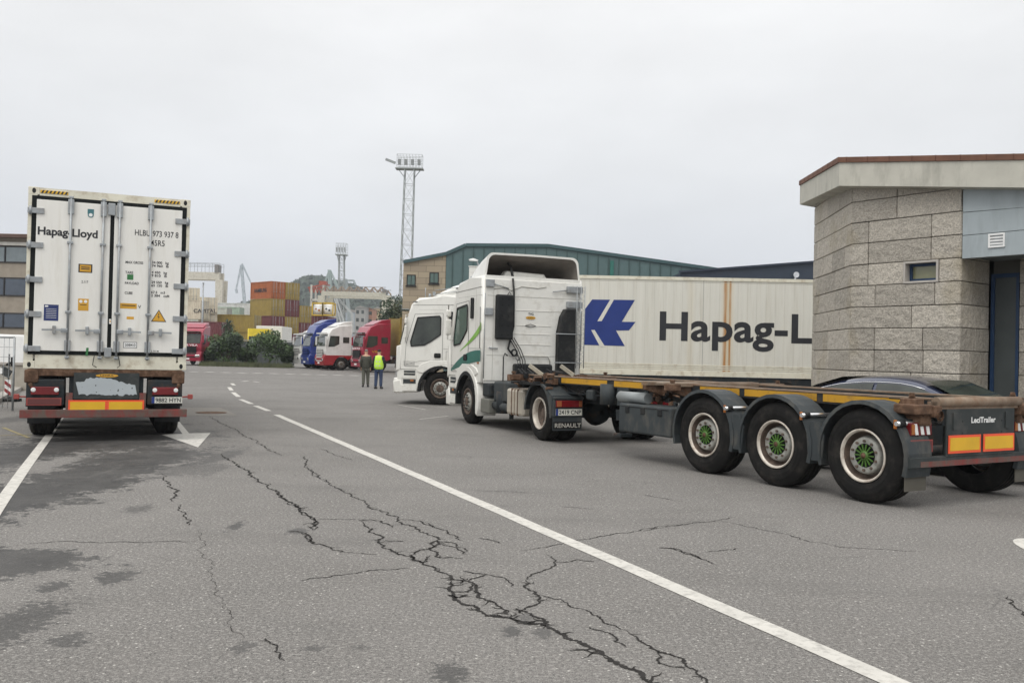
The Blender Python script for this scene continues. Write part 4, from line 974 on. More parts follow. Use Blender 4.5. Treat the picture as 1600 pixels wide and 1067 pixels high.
# container on second trailer: side facing camera (x=-1.22)
m = mat('container_side', (.67, .655, .585), .55, var=.04, scale=1.2, stretch=(2, 6, .35), dirt=(.48, .44, .35), damt=.42, dscale=2.2, dst=(1, 5, .3), bump=.03, bscale=5)
def add_streaks(m, streaks, axis=1):
    nt = m.node_tree; N = nt.nodes; L = nt.links; p = N['Principled BSDF']; src = p.inputs['Base Color'].links[0].from_socket
    tc = N.new('ShaderNodeTexCoord'); sp = N.new('ShaderNodeSeparateXYZ'); L.new(tc.outputs['Object'], sp.inputs[0])
    mp = N.new('ShaderNodeMapping'); mp.inputs['Scale'].default_value = (1, 14, .9); L.new(tc.outputs['Object'], mp.inputs[0])
    n = N.new('ShaderNodeTexNoise'); n.inputs['Scale'].default_value = 2; n.inputs['Detail'].default_value = 6; L.new(mp.outputs[0], n.inputs['Vector'])
    cur = src
    for (y, wdt, amt, col) in streaks:
        a = N.new('ShaderNodeMath'); a.operation = 'SUBTRACT'; L.new(sp.outputs[axis], a.inputs[0]); a.inputs[1].default_value = y
        b = N.new('ShaderNodeMath'); b.operation = 'ABSOLUTE'; L.new(a.outputs[0], b.inputs[0])
        k = N.new('ShaderNodeMapRange'); k.inputs[1].default_value = wdt*.2; k.inputs[2].default_value = wdt; k.inputs[3].default_value = 1; k.inputs[4].default_value = 0; L.new(b.outputs[0], k.inputs[0])
        k2 = N.new('ShaderNodeMapRange'); k2.inputs[1].default_value = .3; k2.inputs[2].default_value = .62; k2.inputs[3].default_value = amt*.6; k2.inputs[4].default_value = amt; L.new(n.outputs['Fac'], k2.inputs[0])
        mm = N.new('ShaderNodeMath'); mm.operation = 'MULTIPLY'; L.new(k.outputs[0], mm.inputs[0]); L.new(k2.outputs[0], mm.inputs[1])
        mx = N.new('ShaderNodeMixRGB'); L.new(mm.outputs[0], mx.inputs[0]); L.new(cur, mx.inputs[1]); mx.inputs[2].default_value = col+(1,); cur = mx.outputs[0]
    L.new(cur, p.inputs['Base Color'])
LC = 12.19
lp = P(911, 583, 26.3)     # logo left edge
YL = LC-2.55               # local y of the logo's left edge
k0 = V(lp.x, 26.3, 0)
oC = k0-YL*d2+1.22*r2
RU = (.40, .17, .03)
add_streaks(m, [(YL-4.18, .22, .5, (.58, .44, .20)), (YL-4.11, .07, 1.0, RU), (YL-4.25, .045, .95, RU), (YL-3.1, .14, .22, (.5, .38, .18)), (YL-3.47, .018, .6, (.16, .15, .13)), (YL-1.42, .05, .2, (.35, .33, .3)), (YL-1.95, .3, .12, (.35, .33, .26))])
c2 = thing('reefer_container', 'long white container with a big blue logo and black lettering on its rust streaked side', 'container', (oC.x, oC.y, 1.06), T2A)
container_shell(c2, m)
b = MB()
for i in range(44):
    yy = .3+i*.27; b.b2(-1.2015, -1.1985, yy, yy+.006, .33, 2.76)
b.b2(-1.2025, -1.1985, .1, LC-.1, 2.74, 2.75)
obj('side_seam', b, mat('seam3', (.50, .48, .41), .7), c2)
lg = MB(); xs = -1.2055
def LP(x, y): return V(xs, YL-(x-45)/224, (770+.0285*(x-45)-y)/224+.02)
lg.face([LP(*p) for p in ((45, 355), (95, 287), (375, 293), (292, 435), (382, 437), (340, 492), (255, 492), (315, 595), (50, 585))], 0)
xs = -1.2075
for pl in (((215, 285), (240, 285), (160, 430), (132, 430)), ((92, 488), (115, 488), (187, 600), (154, 600))): lg.face([LP(*p) for p in pl], 1)
obj('logo', lg, [M['blue'], m], c2)
tx = MB(); text(tx, 'Hapag-Lloyd', (-1.2055, YL-(540-45)/224, (785-560)/224+.02), V(0, -1, 0), V(0, 0, 1), .85, 4.42, .024, 0, 1.03, 'Hapag-L')
obj('lettering', tx, M['ink'], c2)
tr2 = thing('container_trailer', 'dark trailer chassis under the container with the blue logo', 'trailer', (oC.x, oC.y, 0), T2A)
b = MB()
for s in (-1, 1): b.b2(s*.42, s*.56, .05, 11.9, .62, 1.0)
for y in (.1, 2.6, 5.5, 8.5, 11.6): b.b2(-1.15, 1.15, y, y+.14, .9, 1.05)
b.b2(-1.18, -1.12, .1, 9.0, .80, 1.04)
obj('chassis_frame', b, M['chassis'], tr2)
for y in (1.2, 2.5, 3.8):
    for s in (-1, 1): wheel(tr2, s*1.2, y, .5, .385, s, 'drive')
b = MB(); b.b2(-.9, -.78, 8.6, 8.74, 0, .9); b.b2(.78, .9, 8.6, 8.74, 0, .9); islands('landing_leg', b, M['zinc'], tr2)

# ------------------------------------------------------------------ stone building (right)
def rk(u, Y): q_ = P(u, 560, Y); return V(q_.x, Y, 0)
Q1 = rk(1327, 16.7); Q0 = rk(1268.5, 19.7); Q2 = rk(1499, 15.05)
fd = (Q2-Q1).normalized(); fn = V(fd.y, -fd.x, 0)   # outward normal (towards camera-left)
if fn.y > 0: fn = -fn
inn = -fn
def roofz(p): return 4.85-.131*(p.x-Q1.x)+.082*(p.y-Q1.y)
def stone_mat():
    m = bpy.data.materials.new('granite_block'); m.use_nodes = True; nt = m.node_tree; N = nt.nodes; L = nt.links; p = N['Principled BSDF']; p.inputs['Roughness'].default_value = .9
    geo = N.new('ShaderNodeNewGeometry')
    def no(sc, d, r): n = N.new('ShaderNodeTexNoise'); n.inputs['Scale'].default_value = sc; n.inputs['Detail'].default_value = d; n.inputs['Roughness'].default_value = r; L.new(geo.outputs['Position'], n.inputs['Vector']); return n
    n1 = no(1.1, 3, .5); n2 = no(38, 5, .75)
    r = N.new('ShaderNodeValToRGB'); e = r.color_ramp.elements; e[0].position = .33; e[0].color = (.26, .238, .205, 1); e[1].position = .67; e[1].color = (.60, .55, .47, 1)
    L.new(n2.outputs['Fac'], r.inputs[0])
    at = N.new('ShaderNodeAttribute'); at.attribute_name = 'tint'
    mr = N.new('ShaderNodeMapRange'); mr.inputs[1].default_value = 0; mr.inputs[2].default_value = 1; mr.inputs[3].default_value = .80; mr.inputs[4].default_value = 1.14; L.new(at.outputs['Fac'], mr.inputs[0])
    v = N.new('ShaderNodeVectorMath'); v.operation = 'SCALE'; L.new(r.outputs[0], v.inputs[0]); L.new(mr.outputs[0], v.inputs['Scale'])
    mx = N.new('ShaderNodeMixRGB'); mx.inputs[2].default_value = (.30, .25, .15, 1); L.new(v.outputs[0], mx.inputs[1])
    k = N.new('ShaderNodeMapRange'); k.inputs[1].default_value = .55; k.inputs[2].default_value = .75; k.inputs[4].default_value = .5; L.new(n1.outputs['Fac'], k.inputs[0]); L.new(k.outputs[0], mx.inputs[0])
    L.new(mx.outputs[0], p.inputs['Base Color'])
    b = N.new('ShaderNodeBump'); b.inputs['Strength'].default_value = 1.0; b.inputs['Distance'].default_value = .07; n3 = no(6.5, 7, .62); L.new(n3.outputs['Fac'], b.inputs['Height']); L.new(b.outputs[0], p.inputs['Normal'])
    return m
MST = stone_mat()
def stone_face(mb, a, b, nrm, z1f, holes=(), ch=.392, seed=1, thick=.10):
    rr = random.Random(seed); Lw = (b-a).length; d = (b-a)/Lw
    z = -.15; row = 0
    while z < 5.4:
        x = -rr.uniform(0, .8)
        x = 0
        first = True
        while x < Lw-1e-3:
            ln = rr.uniform(.75, 1.5) if not first else rr.choice((.5, .9, 1.2, .35)); first = False
            x1 = x+ln
            if Lw-x1 < .35: x1 = Lw
            segs = [(x, x1)]
            for (h0, h1, hz0, hz1) in holes:
                if z < hz1-.02 and z+ch > hz0+.02:
                    ns_ = []
                    for s0, s1 in segs:
                        if s1 <= h0 or s0 >= h1: ns_.append((s0, s1)); continue
                        if s0 < h0: ns_.append((s0, h0))
                        if s1 > h1: ns_.append((h1, s1))
                    segs = ns_
            for s0, s1 in segs:
                if s1-s0 < .03: continue
                zt = min(z+ch, max(z1f(a+d*s0), z1f(a+d*s1))+.06)
                if zt-z < .03: continue
                g_ = .006; pr_ = rr.uniform(.0, .012)
                n0 = len(mb.b.faces)
                cc = a+d*((s0+s1)/2)+nrm*(pr_-thick/2); m3 = Matrix((d, nrm, V(0, 0, 1))).transposed()
                mb.box((cc.x, cc.y, (z+zt)/2), (s1-s0-2*g_, thick, zt-z-2*g_), m3, 0, bev=.012)
                mb.b.faces.ensure_lookup_table(); tv = rr.random()
                for f in mb.b.faces[n0:]: f[mb.lay] = tv
            x = x1
        z += ch; row += 1
def stone_obj(name, faces, parent, back):
    mb = MB(); mb.lay = mb.b.faces.layers.float.new('tint')
    for k in faces: stone_face(mb, *k[0], **k[1])
    bmesh.ops.recalc_face_normals(mb.b, faces=mb.b.faces)
    return obj(name, mb, MST, parent)
bl = thing('stone_building', 'grey granite block building with terracotta edged roof at right', 'building', (0, 0, 0))
zr = lambda p: roofz(p)-.02
rec = 1.0; DW = .50
Q3 = Q2+inn*rec; Q4 = Q3+fd*4.5; Q5 = Q2+fd*4.5
H0, H1, HZ0, HZ1 = 1.04, 1.68, 3.0, 3.40
L1 = (Q2-Q1).length
stone_obj('wall', [((Q0, Q1, -V(1, .12, 0).normalized(), zr), dict(seed=2)), ((Q1, Q2, fn, zr), dict(seed=11, holes=((H0, H1, 2.99, 3.37),)))], bl, None)
stone_obj('recess_wall', [((Q2, Q3, fd, lambda p: 4.2), dict(seed=5))], bl, None)
stone_obj('recess_back_wall', [((Q3+fd*DW, Q4, fn, lambda p: 4.2), dict(seed=6))], bl, None)
mort = mat('mortar', (.12, .115, .10), .95)
b = MB()
def slab(mb, poly, z0, z1, mi=0):
    """z0,z1 may be functions"""
    f0 = z0 if callable(z0) else (lambda p: z0); f1 = z1 if callable(z1) else (lambda p: z1)
    A = [mb.b.verts.new((p.x, p.y, f0(p))) for p in poly]; B_ = [mb.b.verts.new((p.x, p.y, f1(p))) for p in poly]
    fs = [mb.b.faces.new(A), mb.b.faces.new(B_[::-1])]; n = len(poly)
    for i in range(n): fs.append(mb.b.faces.new((A[i], B_[i], B_[(i+1) % n], A[(i+1) % n])))
    for f in fs: f.material_index = mi
lf_n = -V(1, .12, 0).normalized()
e1 = .035
def inset(p, q, t): return p
# mortar core behind the blocks, with a window hole left by two pieces
ih = V(1, .3, 0)*.0
cA = Q0-lf_n*e1; cB = Q1-lf_n*e1+inn*e1; deep = 6.0
cW0 = Q1+fd*H0+inn*e1; cW1 = Q1+fd*H1+inn*e1; cC = Q2+inn*e1-fd*.03
th = inn*.5
slab(b, [cA, cB, cW0, cW0+th, cA+V(3, -1.0, 0)], 0, zr)
slab(b, [cW1, cC, cC+th, cW1+th], 0, zr)
slab(b, [cW0+inn*.001, cW1+inn*.001, cW1+th, cW0+th], 0, 2.985); slab(b, [cW0+inn*.001, cW1+inn*.001, cW1+th, cW0+th], 3.38, zr)
slab(b, [Q2+inn*.6-fd*.06, Q3-fd*.06+inn*.12, Q3+inn*.12-fd*.5, Q2+inn*.6-fd*.5], 0, 4.3)
slab(b, [Q3+fd*DW+inn*.04, Q4+inn*.04, Q4+inn*4, Q3+fd*DW+inn*4], 0, 4.3)
obj('mortar_core', b, mort, bl)
b = MB(); slab(b, [cA+V(3.0, -1.0, 0), cA+V(9, 0, 0), Q4+inn*4+V(0, 1, 0), Q4+inn*4], 0, zr); obj('back_wall', b, mort, bl)
# window
wz0, wz1 = 2.99, 3.375; wa = Q1+fd*(H0+.005); wb_ = Q1+fd*(H1-.005)
b = MB()
for za, zb in ((wz0, wz0+.035), (wz1-.035, wz1)): slab(b, [wa+fn*.02, wb_+fn*.02, wb_+inn*.22, wa+inn*.22], za, zb)
for p in (wa, wb_-fd*.035): slab(b, [p+fn*.02, p+fd*.035+fn*.02, p+fd*.035+inn*.22, p+inn*.22], wz0+.035, wz1-.035)
wo = obj('window', b, mat('window_surround', (.45, .42, .38), .8), bl)
b = MB()
p0 = wa+fd*.035+inn*.13; p1 = wb_-fd*.035+inn*.13
for za, zb in ((wz0+.035, wz0+.085), (wz1-.085, wz1-.035)): slab(b, [p0, p1, p1+inn*.05, p0+inn*.05], za, zb)
for p in (p0, p1-fd*.05): slab(b, [p, p+fd*.05, p+fd*.05+inn*.05, p+inn*.05], wz0+.085, wz1-.085)
obj('frame', b, M['bframe'], wo)
b = MB(); slab(b, [p0+inn*.03, p1+inn*.03, p1+inn*.04, p0+inn*.04], wz0+.06, wz1-.06); obj('pane', b, mat('yellowish_pane', (.24, .24, .13), .12, spec=.8), wo)
# light panels over entrance
b = MB(); zb = 3.36
rowz = [3.36, 3.75, 4.14, 4.53]
for i in range(3):
    z0 = rowz[i]; z1 = rowz[i+1]-.012
    slab(b, [Q2+fd*.03+fn*.015, Q5+fn*.015, Q5+inn*.12, Q2+fd*.03+inn*.12], (lambda p, z0=z0: min(z0, roofz(p)+.08)), (lambda p, z1=z1: min(z1, roofz(p)+.1)))
obj('fascia_panel', b, M['bluepan'], bl)
b = MB(); slab(b, [Q2+fd*.04+inn*.125, Q5+inn*.125, Q5+inn*1.1, Q2+fd*.04+inn*1.1], 3.40, 3.46); slab(b, [Q2+fd*.04, Q5, Q5+inn*.12, Q2+fd*.04+inn*.12], 3.37, 4.0); obj('soffit', b, mat('soffit_grey', (.16, .18, .18), .7), bl)
# vent
va = Q2+fd*.46+fn*.016; vbp = va+fd*.26; b = MB()
slab(b, [va, vbp, vbp+fn*.015, va+fn*.015], 3.50, 3.51, 0)
for za, zb in ((3.50, 3.53), (3.70, 3.73)): slab(b, [va, vbp, vbp+fn*.02, va+fn*.02], za, zb)
for p in (va, vbp-fd*.025): slab(b, [p, p+fd*.025, p+fd*.025+fn*.02, p+fn*.02], 3.53, 3.70)
for i in range(3): slab(b, [va+fd*.025, vbp-fd*.025, vbp-fd*.025+fn*.012, va+fd*.025+fn*.012], 3.55+i*.05, 3.575+i*.05, 0)
slab(b, [va+fd*.02, vbp-fd*.02, vbp-fd*.02+fn*.003, va+fd*.02+fn*.003], 3.52, 3.71, 1)
obj('wall_vent', b, [M['white'], M['zinc']], bl)
# entrance door
b = MB(); da = Q3+fd*.02+inn*.02
for p, ww in ((da, .06), (da+fd*(DW-.08), .05)): slab(b, [p, p+fd*ww, p+fd*ww+inn*.07, p+inn*.07], 0, 3.1)
slab(b, [da, da+fd*(DW-.03), da+fd*(DW-.03)+inn*.07, da+inn*.07], 3.1, 3.17)
do = obj('door_frame', b, M['bframe'], bl)
b = MB(); slab(b, [da+fd*.06+inn*.03, da+fd*(DW-.08)+inn*.03, da+fd*(DW-.08)+inn*.06, da+fd*.06+inn*.06], .02, 3.1); obj('door_glass', b, mat('door_panel_glass', (.06, .07, .07), .45), do)
b = MB(); slab(b, [da+inn*.1, da+fd*DW+inn*.1, da+fd*DW+inn*.3, da+inn*.3], 3.17, 4.2); obj('door_head', b, mort, bl)
# roof
ov = .22
R1 = Q1+lf_n*ov*.55+fn*ov*.75-fd*.04; R0 = Q0+lf_n*ov+V(.02, .8, 0)*.5; R5 = Q5+fn*ov
roof_poly = [R0, R1, R5, R5+inn*9, R0+V(9, 2, 0)]
b = MB(); slab(b, roof_poly, lambda p: roofz(p)-.03, lambda p: roofz(p)+.40); obj('roof', b, M['stonep'], bl)
b = MB()
def grow(p, c): return p+(p-c).normalized()*.03
cc = (R0+R1+R5)/3+inn*2
tp = [grow(p, cc) for p in roof_poly]
slab(b, tp, lambda p: roofz(p)+.403, lambda p: roofz(p)+.50)
for i in range(18):
    for (p, q_, n_) in ((tp[1], tp[2], fn), (tp[0], tp[1], lf_n)):
        Lq = (q_-p).length; s = .17+i*.42
        if s < Lq:
            w_ = p+(q_-p).normalized()*s; d_ = (q_-p).normalized(); slab(b, [w_+n_*.004, w_+d_*.01+n_*.004, w_+d_*.01-n_*.05, w_-n_*.05], lambda p: roofz(p)+.402, lambda p: roofz(p)+.504, 1)
obj('roof_tiles', b, [M['terra'], mat('tile_joint', (.10, .04, .025), .9)], bl)

# ------------------------------------------------------------------ car by the building
def make_car(root, paint_, full=True):
    # side surface: body half width .90; greenhouse loft. forward = +y
    b = MB()
    def bodyrow(y, zt, hw, zb):
        return [V(-hw+.05, y, zb), V(-hw, y, zb+.12), V(-hw-.0, y, .60), V(-hw+.04, y, zt-.06), V(-hw+.12, y, zt), V(0, y, zt+.03), V(hw-.12, y, zt), V(hw-.04, y, zt-.06), V(hw, y, .60), V(hw, y, zb+.12), V(hw-.05, y, zb)]
    rows = [bodyrow(*r_) for r_ in ((-2.24, .74, .66, .34), (-2.18, .86, .78, .26), (-1.9, .96, .86, .2), (-1.2, .97, .90, .18), (0, .95, .91, .17), (.9, .94, .90, .18), (1.5, .86, .88, .2), (2.05, .74, .82, .24), (2.22, .60, .70, .32))]
    b.grid(rows); b.face(rows[0]); b.face(rows[-1][::-1])
    obj('body', b, paint_, root)
    prof = [(-1.75, .96), (-1.35, 1.16), (-.9, 1.32), (-.4, 1.39), (.1, 1.39), (.45, 1.33), (.85, 1.16), (1.3, .93)]
    b = MB(); rows = []
    for y, z in prof:
        t = max(0, (z-.93)/.46); zz = max(z, .94); hw0 = .84; hw1 = .84-.24*t
        rows.append([V(-hw0, y, .92), V(-(hw0+hw1)/2-.015*t, y, (.92+zz)/2), V(-hw1, y, zz-.03*t), V(-hw1*.7, y, zz), V(0, y, zz+.012), V(hw1*.7, y, zz), V(hw1, y, zz-.03*t), V((hw0+hw1)/2+.015*t, y, (.92+zz)/2), V(hw0, y, .92)])
    b.grid(rows); o = obj('cabin_roof', b, paint_, root); md = o.modifiers.new('s', 'SUBSURF'); md.levels = 2; md.render_levels = 2
    def zprof(y):
        for (a0, z0), (a1, z1) in zip(prof, prof[1:]):
            if a0 <= y <= a1: return z0+(z1-z0)*(y-a0)/(a1-a0)
    def S(y, f, s): # f 0..1 height along side
        z = zprof(y); t = max(0, (z-.93)/.46); hw1 = .84-.24*t; zz = .92+(z-.03*t-.92)*f
        return V(s*(.84+(hw1-.84)*f+.02+.012*math.sin(f*3.1)), y, zz)
    for s in (-1, 1):
        for (ya, yb_) in ((-1.22, -.28), (-.22, .72)):
            g_ = MB(); rows = []
            for k in range(11):
                y = ya+(yb_-ya)*k/10; rows.append([S(y, .16, s), S(y, .45, s), S(y, .80, s)])
            g_.grid(rows); w_ = obj('side_window', g_, M['glass'], root)
        tm = MB(); tm.tube([S(-1.25+.2*k, .84, s) for k in range(10)], .008, 5); tm.tube([S(-1.4, .1, s), S(-1.24, .5, s), S(-1.12, .84, s)], .014, 6); tm.tube([S(-1.4+.24*k, .12, s) for k in range(10)], .010, 5)
        islands('chrome_trim', tm, M['chrome'], root)
        for y in (-1.35, 1.38):
            t = MB(); t.lathe([(.02, .20), (0, .22), (.0, .29), (.03, .32), (.17, .32), (.2, .28), (.2, .2)], (s*.90, y, .32), 'X', 28, 0, -s); w_ = obj('wheel', t, M['tyre'], root)
            t = MB(); t.lathe([(.02, .205), (.03, .17), (.05, .05), (.05, .0001)], (s*.90, y, .32), 'X', 20, 0, -s); obj('rim', t, M['zinc'], w_)
        t = MB(); t.b2(s*.92, s*1.06, .62, .74, .95, 1.07, bev=.03); obj('mirror', t, paint_, root)
    g_ = MB(); g_.grid([[V(-.60, .50, 1.335), V(0, .53, 1.35), V(.60, .50, 1.335)], [V(-.68, .90, 1.165), V(0, .95, 1.18), V(.68, .90, 1.165)], [V(-.76, 1.28, .96), V(0, 1.34, .975), V(.76, 1.28, .96)]]); obj('windscreen', g_, M['glass'], root)
    g_ = MB(); g_.grid([[V(-.60, -.86, 1.352), V(0, -.88, 1.365), V(.60, -.86, 1.352)], [V(-.68, -1.28, 1.215), V(0, -1.32, 1.225), V(.68, -1.28, 1.215)], [V(-.74, -1.66, 1.03), V(0, -1.70, 1.04), V(.74, -1.66, 1.03)]]); obj('rear_window', g_, M['glass'], root)
    for s in (-1, 1):
        t = MB(); t.b2(s*.5, s*.8, -2.22, -2.1, .72, .85, bev=.03); obj('tail_lamp', t, M['redl'], root)
        t = MB(); t.b2(s*.5, s*.76, 2.05, 2.2, .58, .70, bev=.03); obj('headlight', t, M['chrome'], root)
cc_ = rk(1421, 13.9)
cp = mat('car_paint_dark', (.03, .038, .075), .18, .3, var=.05, coat=.9)
cr1 = thing('parked_car', 'dark blue saloon car parked between the skeletal trailer and the granite wall', 'car', cc_, math.atan2(fd.x, -fd.y)+math.pi+math.pi)
cr1.rotation_euler = (0, 0, math.atan2(-fd.x, fd.y)); cr1.location = cc_+fd*.1
make_car(cr1, cp)

# ------------------------------------------------------------------ people
def skin_obj(name, parent, verts, edges, m, root=0, sub=1):
    me = bpy.data.meshes.new(name); me.from_pydata([v[0] for v in verts], edges, []); me.materials.append(m)
    o = bpy.data.objects.new(name, me); COL.objects.link(o); o.parent = parent
    s = o.modifiers.new('skin', 'SKIN'); s.use_smooth_shade = True
    sv = me.skin_vertices[0].data
    for i, v in enumerate(verts): sv[i].radius = (v[1], v[2] if len(v) > 2 else v[1]); sv[i].use_root = (i == root)
    u = o.modifiers.new('sub', 'SUBSURF'); u.levels = sub; u.render_levels = sub
    return o
def person(label, loc, rz, jacket, trousers, hair, vest=None, arms='down', hgt=1.0, stride=.05):
    r_ = thing('person', label, 'person', loc, rz); r_.scale = (hgt,)*3
    S_ = 1
    hips = [((0, 0, .95), .12, .09), ((0, .0, 1.15), .11, .08), ((0, .0, 1.38), .12, .08), ((0, .01, 1.50), .055), ((0, .02, 1.60), .075, .085), ((0, .02, 1.70), .07, .08)]
    E = [(0, 1), (1, 2), (2, 3), (3, 4), (4, 5)]; Vv = list(hips)
    armp = {}
    for s in (-1, 1):
        i = len(Vv); Vv += [((s*.09, 0, .90), .085), ((s*.10, s*stride+.01, .50), .058), ((s*.11, s*stride*1.6-.03, .09), .04), ((s*.12, s*stride*1.6+.12, .04), .035)]; E += [(0, i), (i, i+1), (i+1, i+2), (i+2, i+3)]
        if arms == 'down': el = (s*.235, -.03, 1.14); wr = (s*.21, .07, .90)
        else: el = (s*.25, .0, 1.14); wr = (s*.14, .20, 1.08)
        i = len(Vv); Vv += [((s*.185, 0, 1.42), .055), (el, .042), (wr, .027), ((wr[0], wr[1]+.015, wr[2]-.07), .030, .016)]; E += [(2, i), (i, i+1), (i+1, i+2), (i+2, i+3)]
        palm = i+3
        for f in range(4):
            j = len(Vv); x = wr[0]+(f-1.5)*.014; ln = (.06, .07, .075, .06)[f]
            Vv += [((x, wr[1]+.02+.004*f, wr[2]-.09-ln*.4), .007), ((x, wr[1]+.035, wr[2]-.09-ln), .006)]; E += [(palm, j), (j, j+1)]
        j = len(Vv); Vv += [((wr[0]-s*.035, wr[1]+.03, wr[2]-.07), .009), ((wr[0]-s*.04, wr[1]+.045, wr[2]-.10), .008)]; E += [(palm-1, j), (j, j+1)]
        armp[s] = (el, wr)
    body = skin_obj('body', r_, Vv, E, M['skin'])
    # face
    f = MB(); f.box((0, .105, 1.60), (.025, .03, .04)); f.b2(-.03, .03, .092, .104, 1.555, 1.563); f.b2(-.045, -.02, .09, .103, 1.625, 1.635); f.b2(.02, .045, .09, .103, 1.625, 1.635)
    for s in (-1, 1): f.box((s*.078, .02, 1.61), (.015, .035, .055))
    obj('face', f, M['skin'], body)
    hv = [((0, 0, 1.66), .08, .09), ((0, .0, 1.735), .06, .07)]
    skin_obj('hair', r_, [((0, -.015, 1.62), .078, .075), ((0, -.005, 1.70), .083, .088), ((0, .0, 1.745), .055, .06)], [(0, 1), (1, 2)], hair, 0, 2)
    # jacket
    jv = [((0, 0, .76), .17, .13), ((0, 0, .90), .20, .15), ((0, 0, 1.12), .19, .145), ((0, 0, 1.36), .20, .14), ((0, .0, 1.47), .12, .10)]; je = [(0, 1), (1, 2), (2, 3), (3, 4)]
    for s in (-1, 1):
        el, wr = armp[s]; i = len(jv); jv += [((s*.185, 0, 1.39), .085), (el, .068), ((wr[0], wr[1], wr[2]+.0), .052)]; je += [(3, i), (i, i+1), (i+1, i+2)]
    skin_obj('jacket', r_, jv, je, jacket)
    tv = [((0, 0, .96), .17, .13)]; te = []
    for s in (-1, 1):
        i = len(tv); tv += [((s*.095, 0, .82), .115, .115), ((s*.10, s*stride+.01, .50), .085), ((s*.11, s*stride*1.6-.03, .07), .07)]; te += [(0, i), (i, i+1), (i+1, i+2)]
    skin_obj('trousers', r_, tv, te, trousers)
    for s in (-1, 1):
        f = MB(); f.box((s*.12, s*stride*1.6+.05, .045), (.10, .28, .09), None, 0, bev=.03); obj('shoe', f, M['ink'], r_)
    if vest:
        skin_obj('hi_vis_vest', r_, [((0, 0, .80), .19, .15), ((0, 0, .95), .235, .185), ((0, 0, 1.15), .235, .18), ((0, 0, 1.38), .245, .17), ((0, 0, 1.50), .13, .11)], [(0, 1), (1, 2), (2, 3), (3, 4)], vest)
        f = MB()
        for z, rx_, ry_ in ((1.0, .185, .148), (1.18, .186, .145)):
            prof = []
            rows = [[V(rx_*1.08*math.cos(t)*(1 if True else 0), ry_*1.08*math.sin(t), z+dz) for t in [k*math.pi/12 for k in range(24)]] for dz in (0, .05)]
            f.grid(rows, close=True)
        obj('reflective_band', f, mat('silver_band', (.6, .62, .6), .3, .3), r_)
    return r_
jk = mat('dark_olive_cloth', (.055, .055, .042), .9, var=.2); jt = mat('grey_trouser', (.10, .10, .08), .9); jn = mat('denim', (.035, .055, .11), .9); nv = mat('dark_jacket', (.02, .025, .03), .9)
person('man in dark jacket and grey trousers with grey hair, standing left of the vest man', G(571, 604.5), R(12), jk, jt, mat('grey_hair', (.22, .2, .18), .9), None, 'down', .95, .04)
person('man wearing a bright yellow vest and blue jeans, seen from behind', G(591, 607.5), R(-6), nv, jn, mat('dark_hair', (.03, .025, .02), .9), mat('hi_vis_yellow', (.55, .85, .08), .6, var=.08), 'front', .95, .03)

# ------------------------------------------------------------------ vegetation
def leaves(mb, c, rad, n, size, rnd, clumps=14, mi=(0,)):
    cl = []
    for i in range(clumps):
        while True:
            d = V(rnd.uniform(-1, 1), rnd.uniform(-1, 1), rnd.uniform(-1, 1))
            if .2 < d.length < 1: break
        d = d*rnd.uniform(.75, 1.02); cl.append((V(c[0]+d.x*rad[0]*.78, c[1]+d.y*rad[1]*.78, c[2]+d.z*rad[2]*.78), rnd.uniform(.28, .5), rnd.choice(mi)))
    for i in range(n):
        cc, k, m_ = rnd.choice(cl)
        d = V(rnd.gauss(0, 1), rnd.gauss(0, 1), rnd.gauss(0, 1)); d = d.normalized()*rnd.uniform(.3, 1)**.5
        p = cc+V(d.x*rad[0]*k, d.y*rad[1]*k, d.z*rad[2]*k)
        if p.z < .05: continue
        a = V(rnd.gauss(0, 1), rnd.gauss(0, 1), rnd.gauss(0, 1)).normalized(); b_ = a.orthogonal().normalized(); s = size*rnd.uniform(.6, 1.3)
        mb.face([p+a*s, p+b_*s*.45, p-a*s, p-b_*s*.45], m_)
def bush(label, cx, Y, hgt, wid, seed, name='bush', group=None, mats=None, trunk=True, dens=2600):
    rnd = random.Random(seed); c = rk(cx, Y)
    t = thing(name, label, name, c, 0, group)
    m_ = MB(); leaves(m_, (0, 0, hgt*.55), (wid/2, wid*.35, hgt*.5), dens, .13, rnd, 18, (0, 0, 1))
    obj('foliage', m_, mats or [M['leaf'], M['leafd']], t, recalc=False)
    m_ = MB()
    for k in range(4):
        a = rnd.uniform(0, 6.28); m_.tube([(0, 0, 0), (math.cos(a)*wid*.1, math.sin(a)*.2, hgt*.3), (math.cos(a)*wid*.25, math.sin(a)*.4, hgt*.75)], [.08, .05, .02], 6)
    obj('stem', m_, M['wood'], t)
    return t
bush('dark green bush right of the left red truck, closer to the truck', 352, 77, 3.1, 3.9, 1)
bush('wide dark green bush just left of the parked row of trucks', 418, 76, 3.2, 4.4, 2)
bush('low ragged bush filling the gap between two taller bushes', 385, 79, 1.9, 2.6, 3)
bush('low bush at the right end of the hedge beside the first white truck', 449, 78, 2.0, 2.0, 5)
bush('short scrubby bush at the foot of the grey fence left of the hedge', 325, 78, 1.6, 1.8, 6)
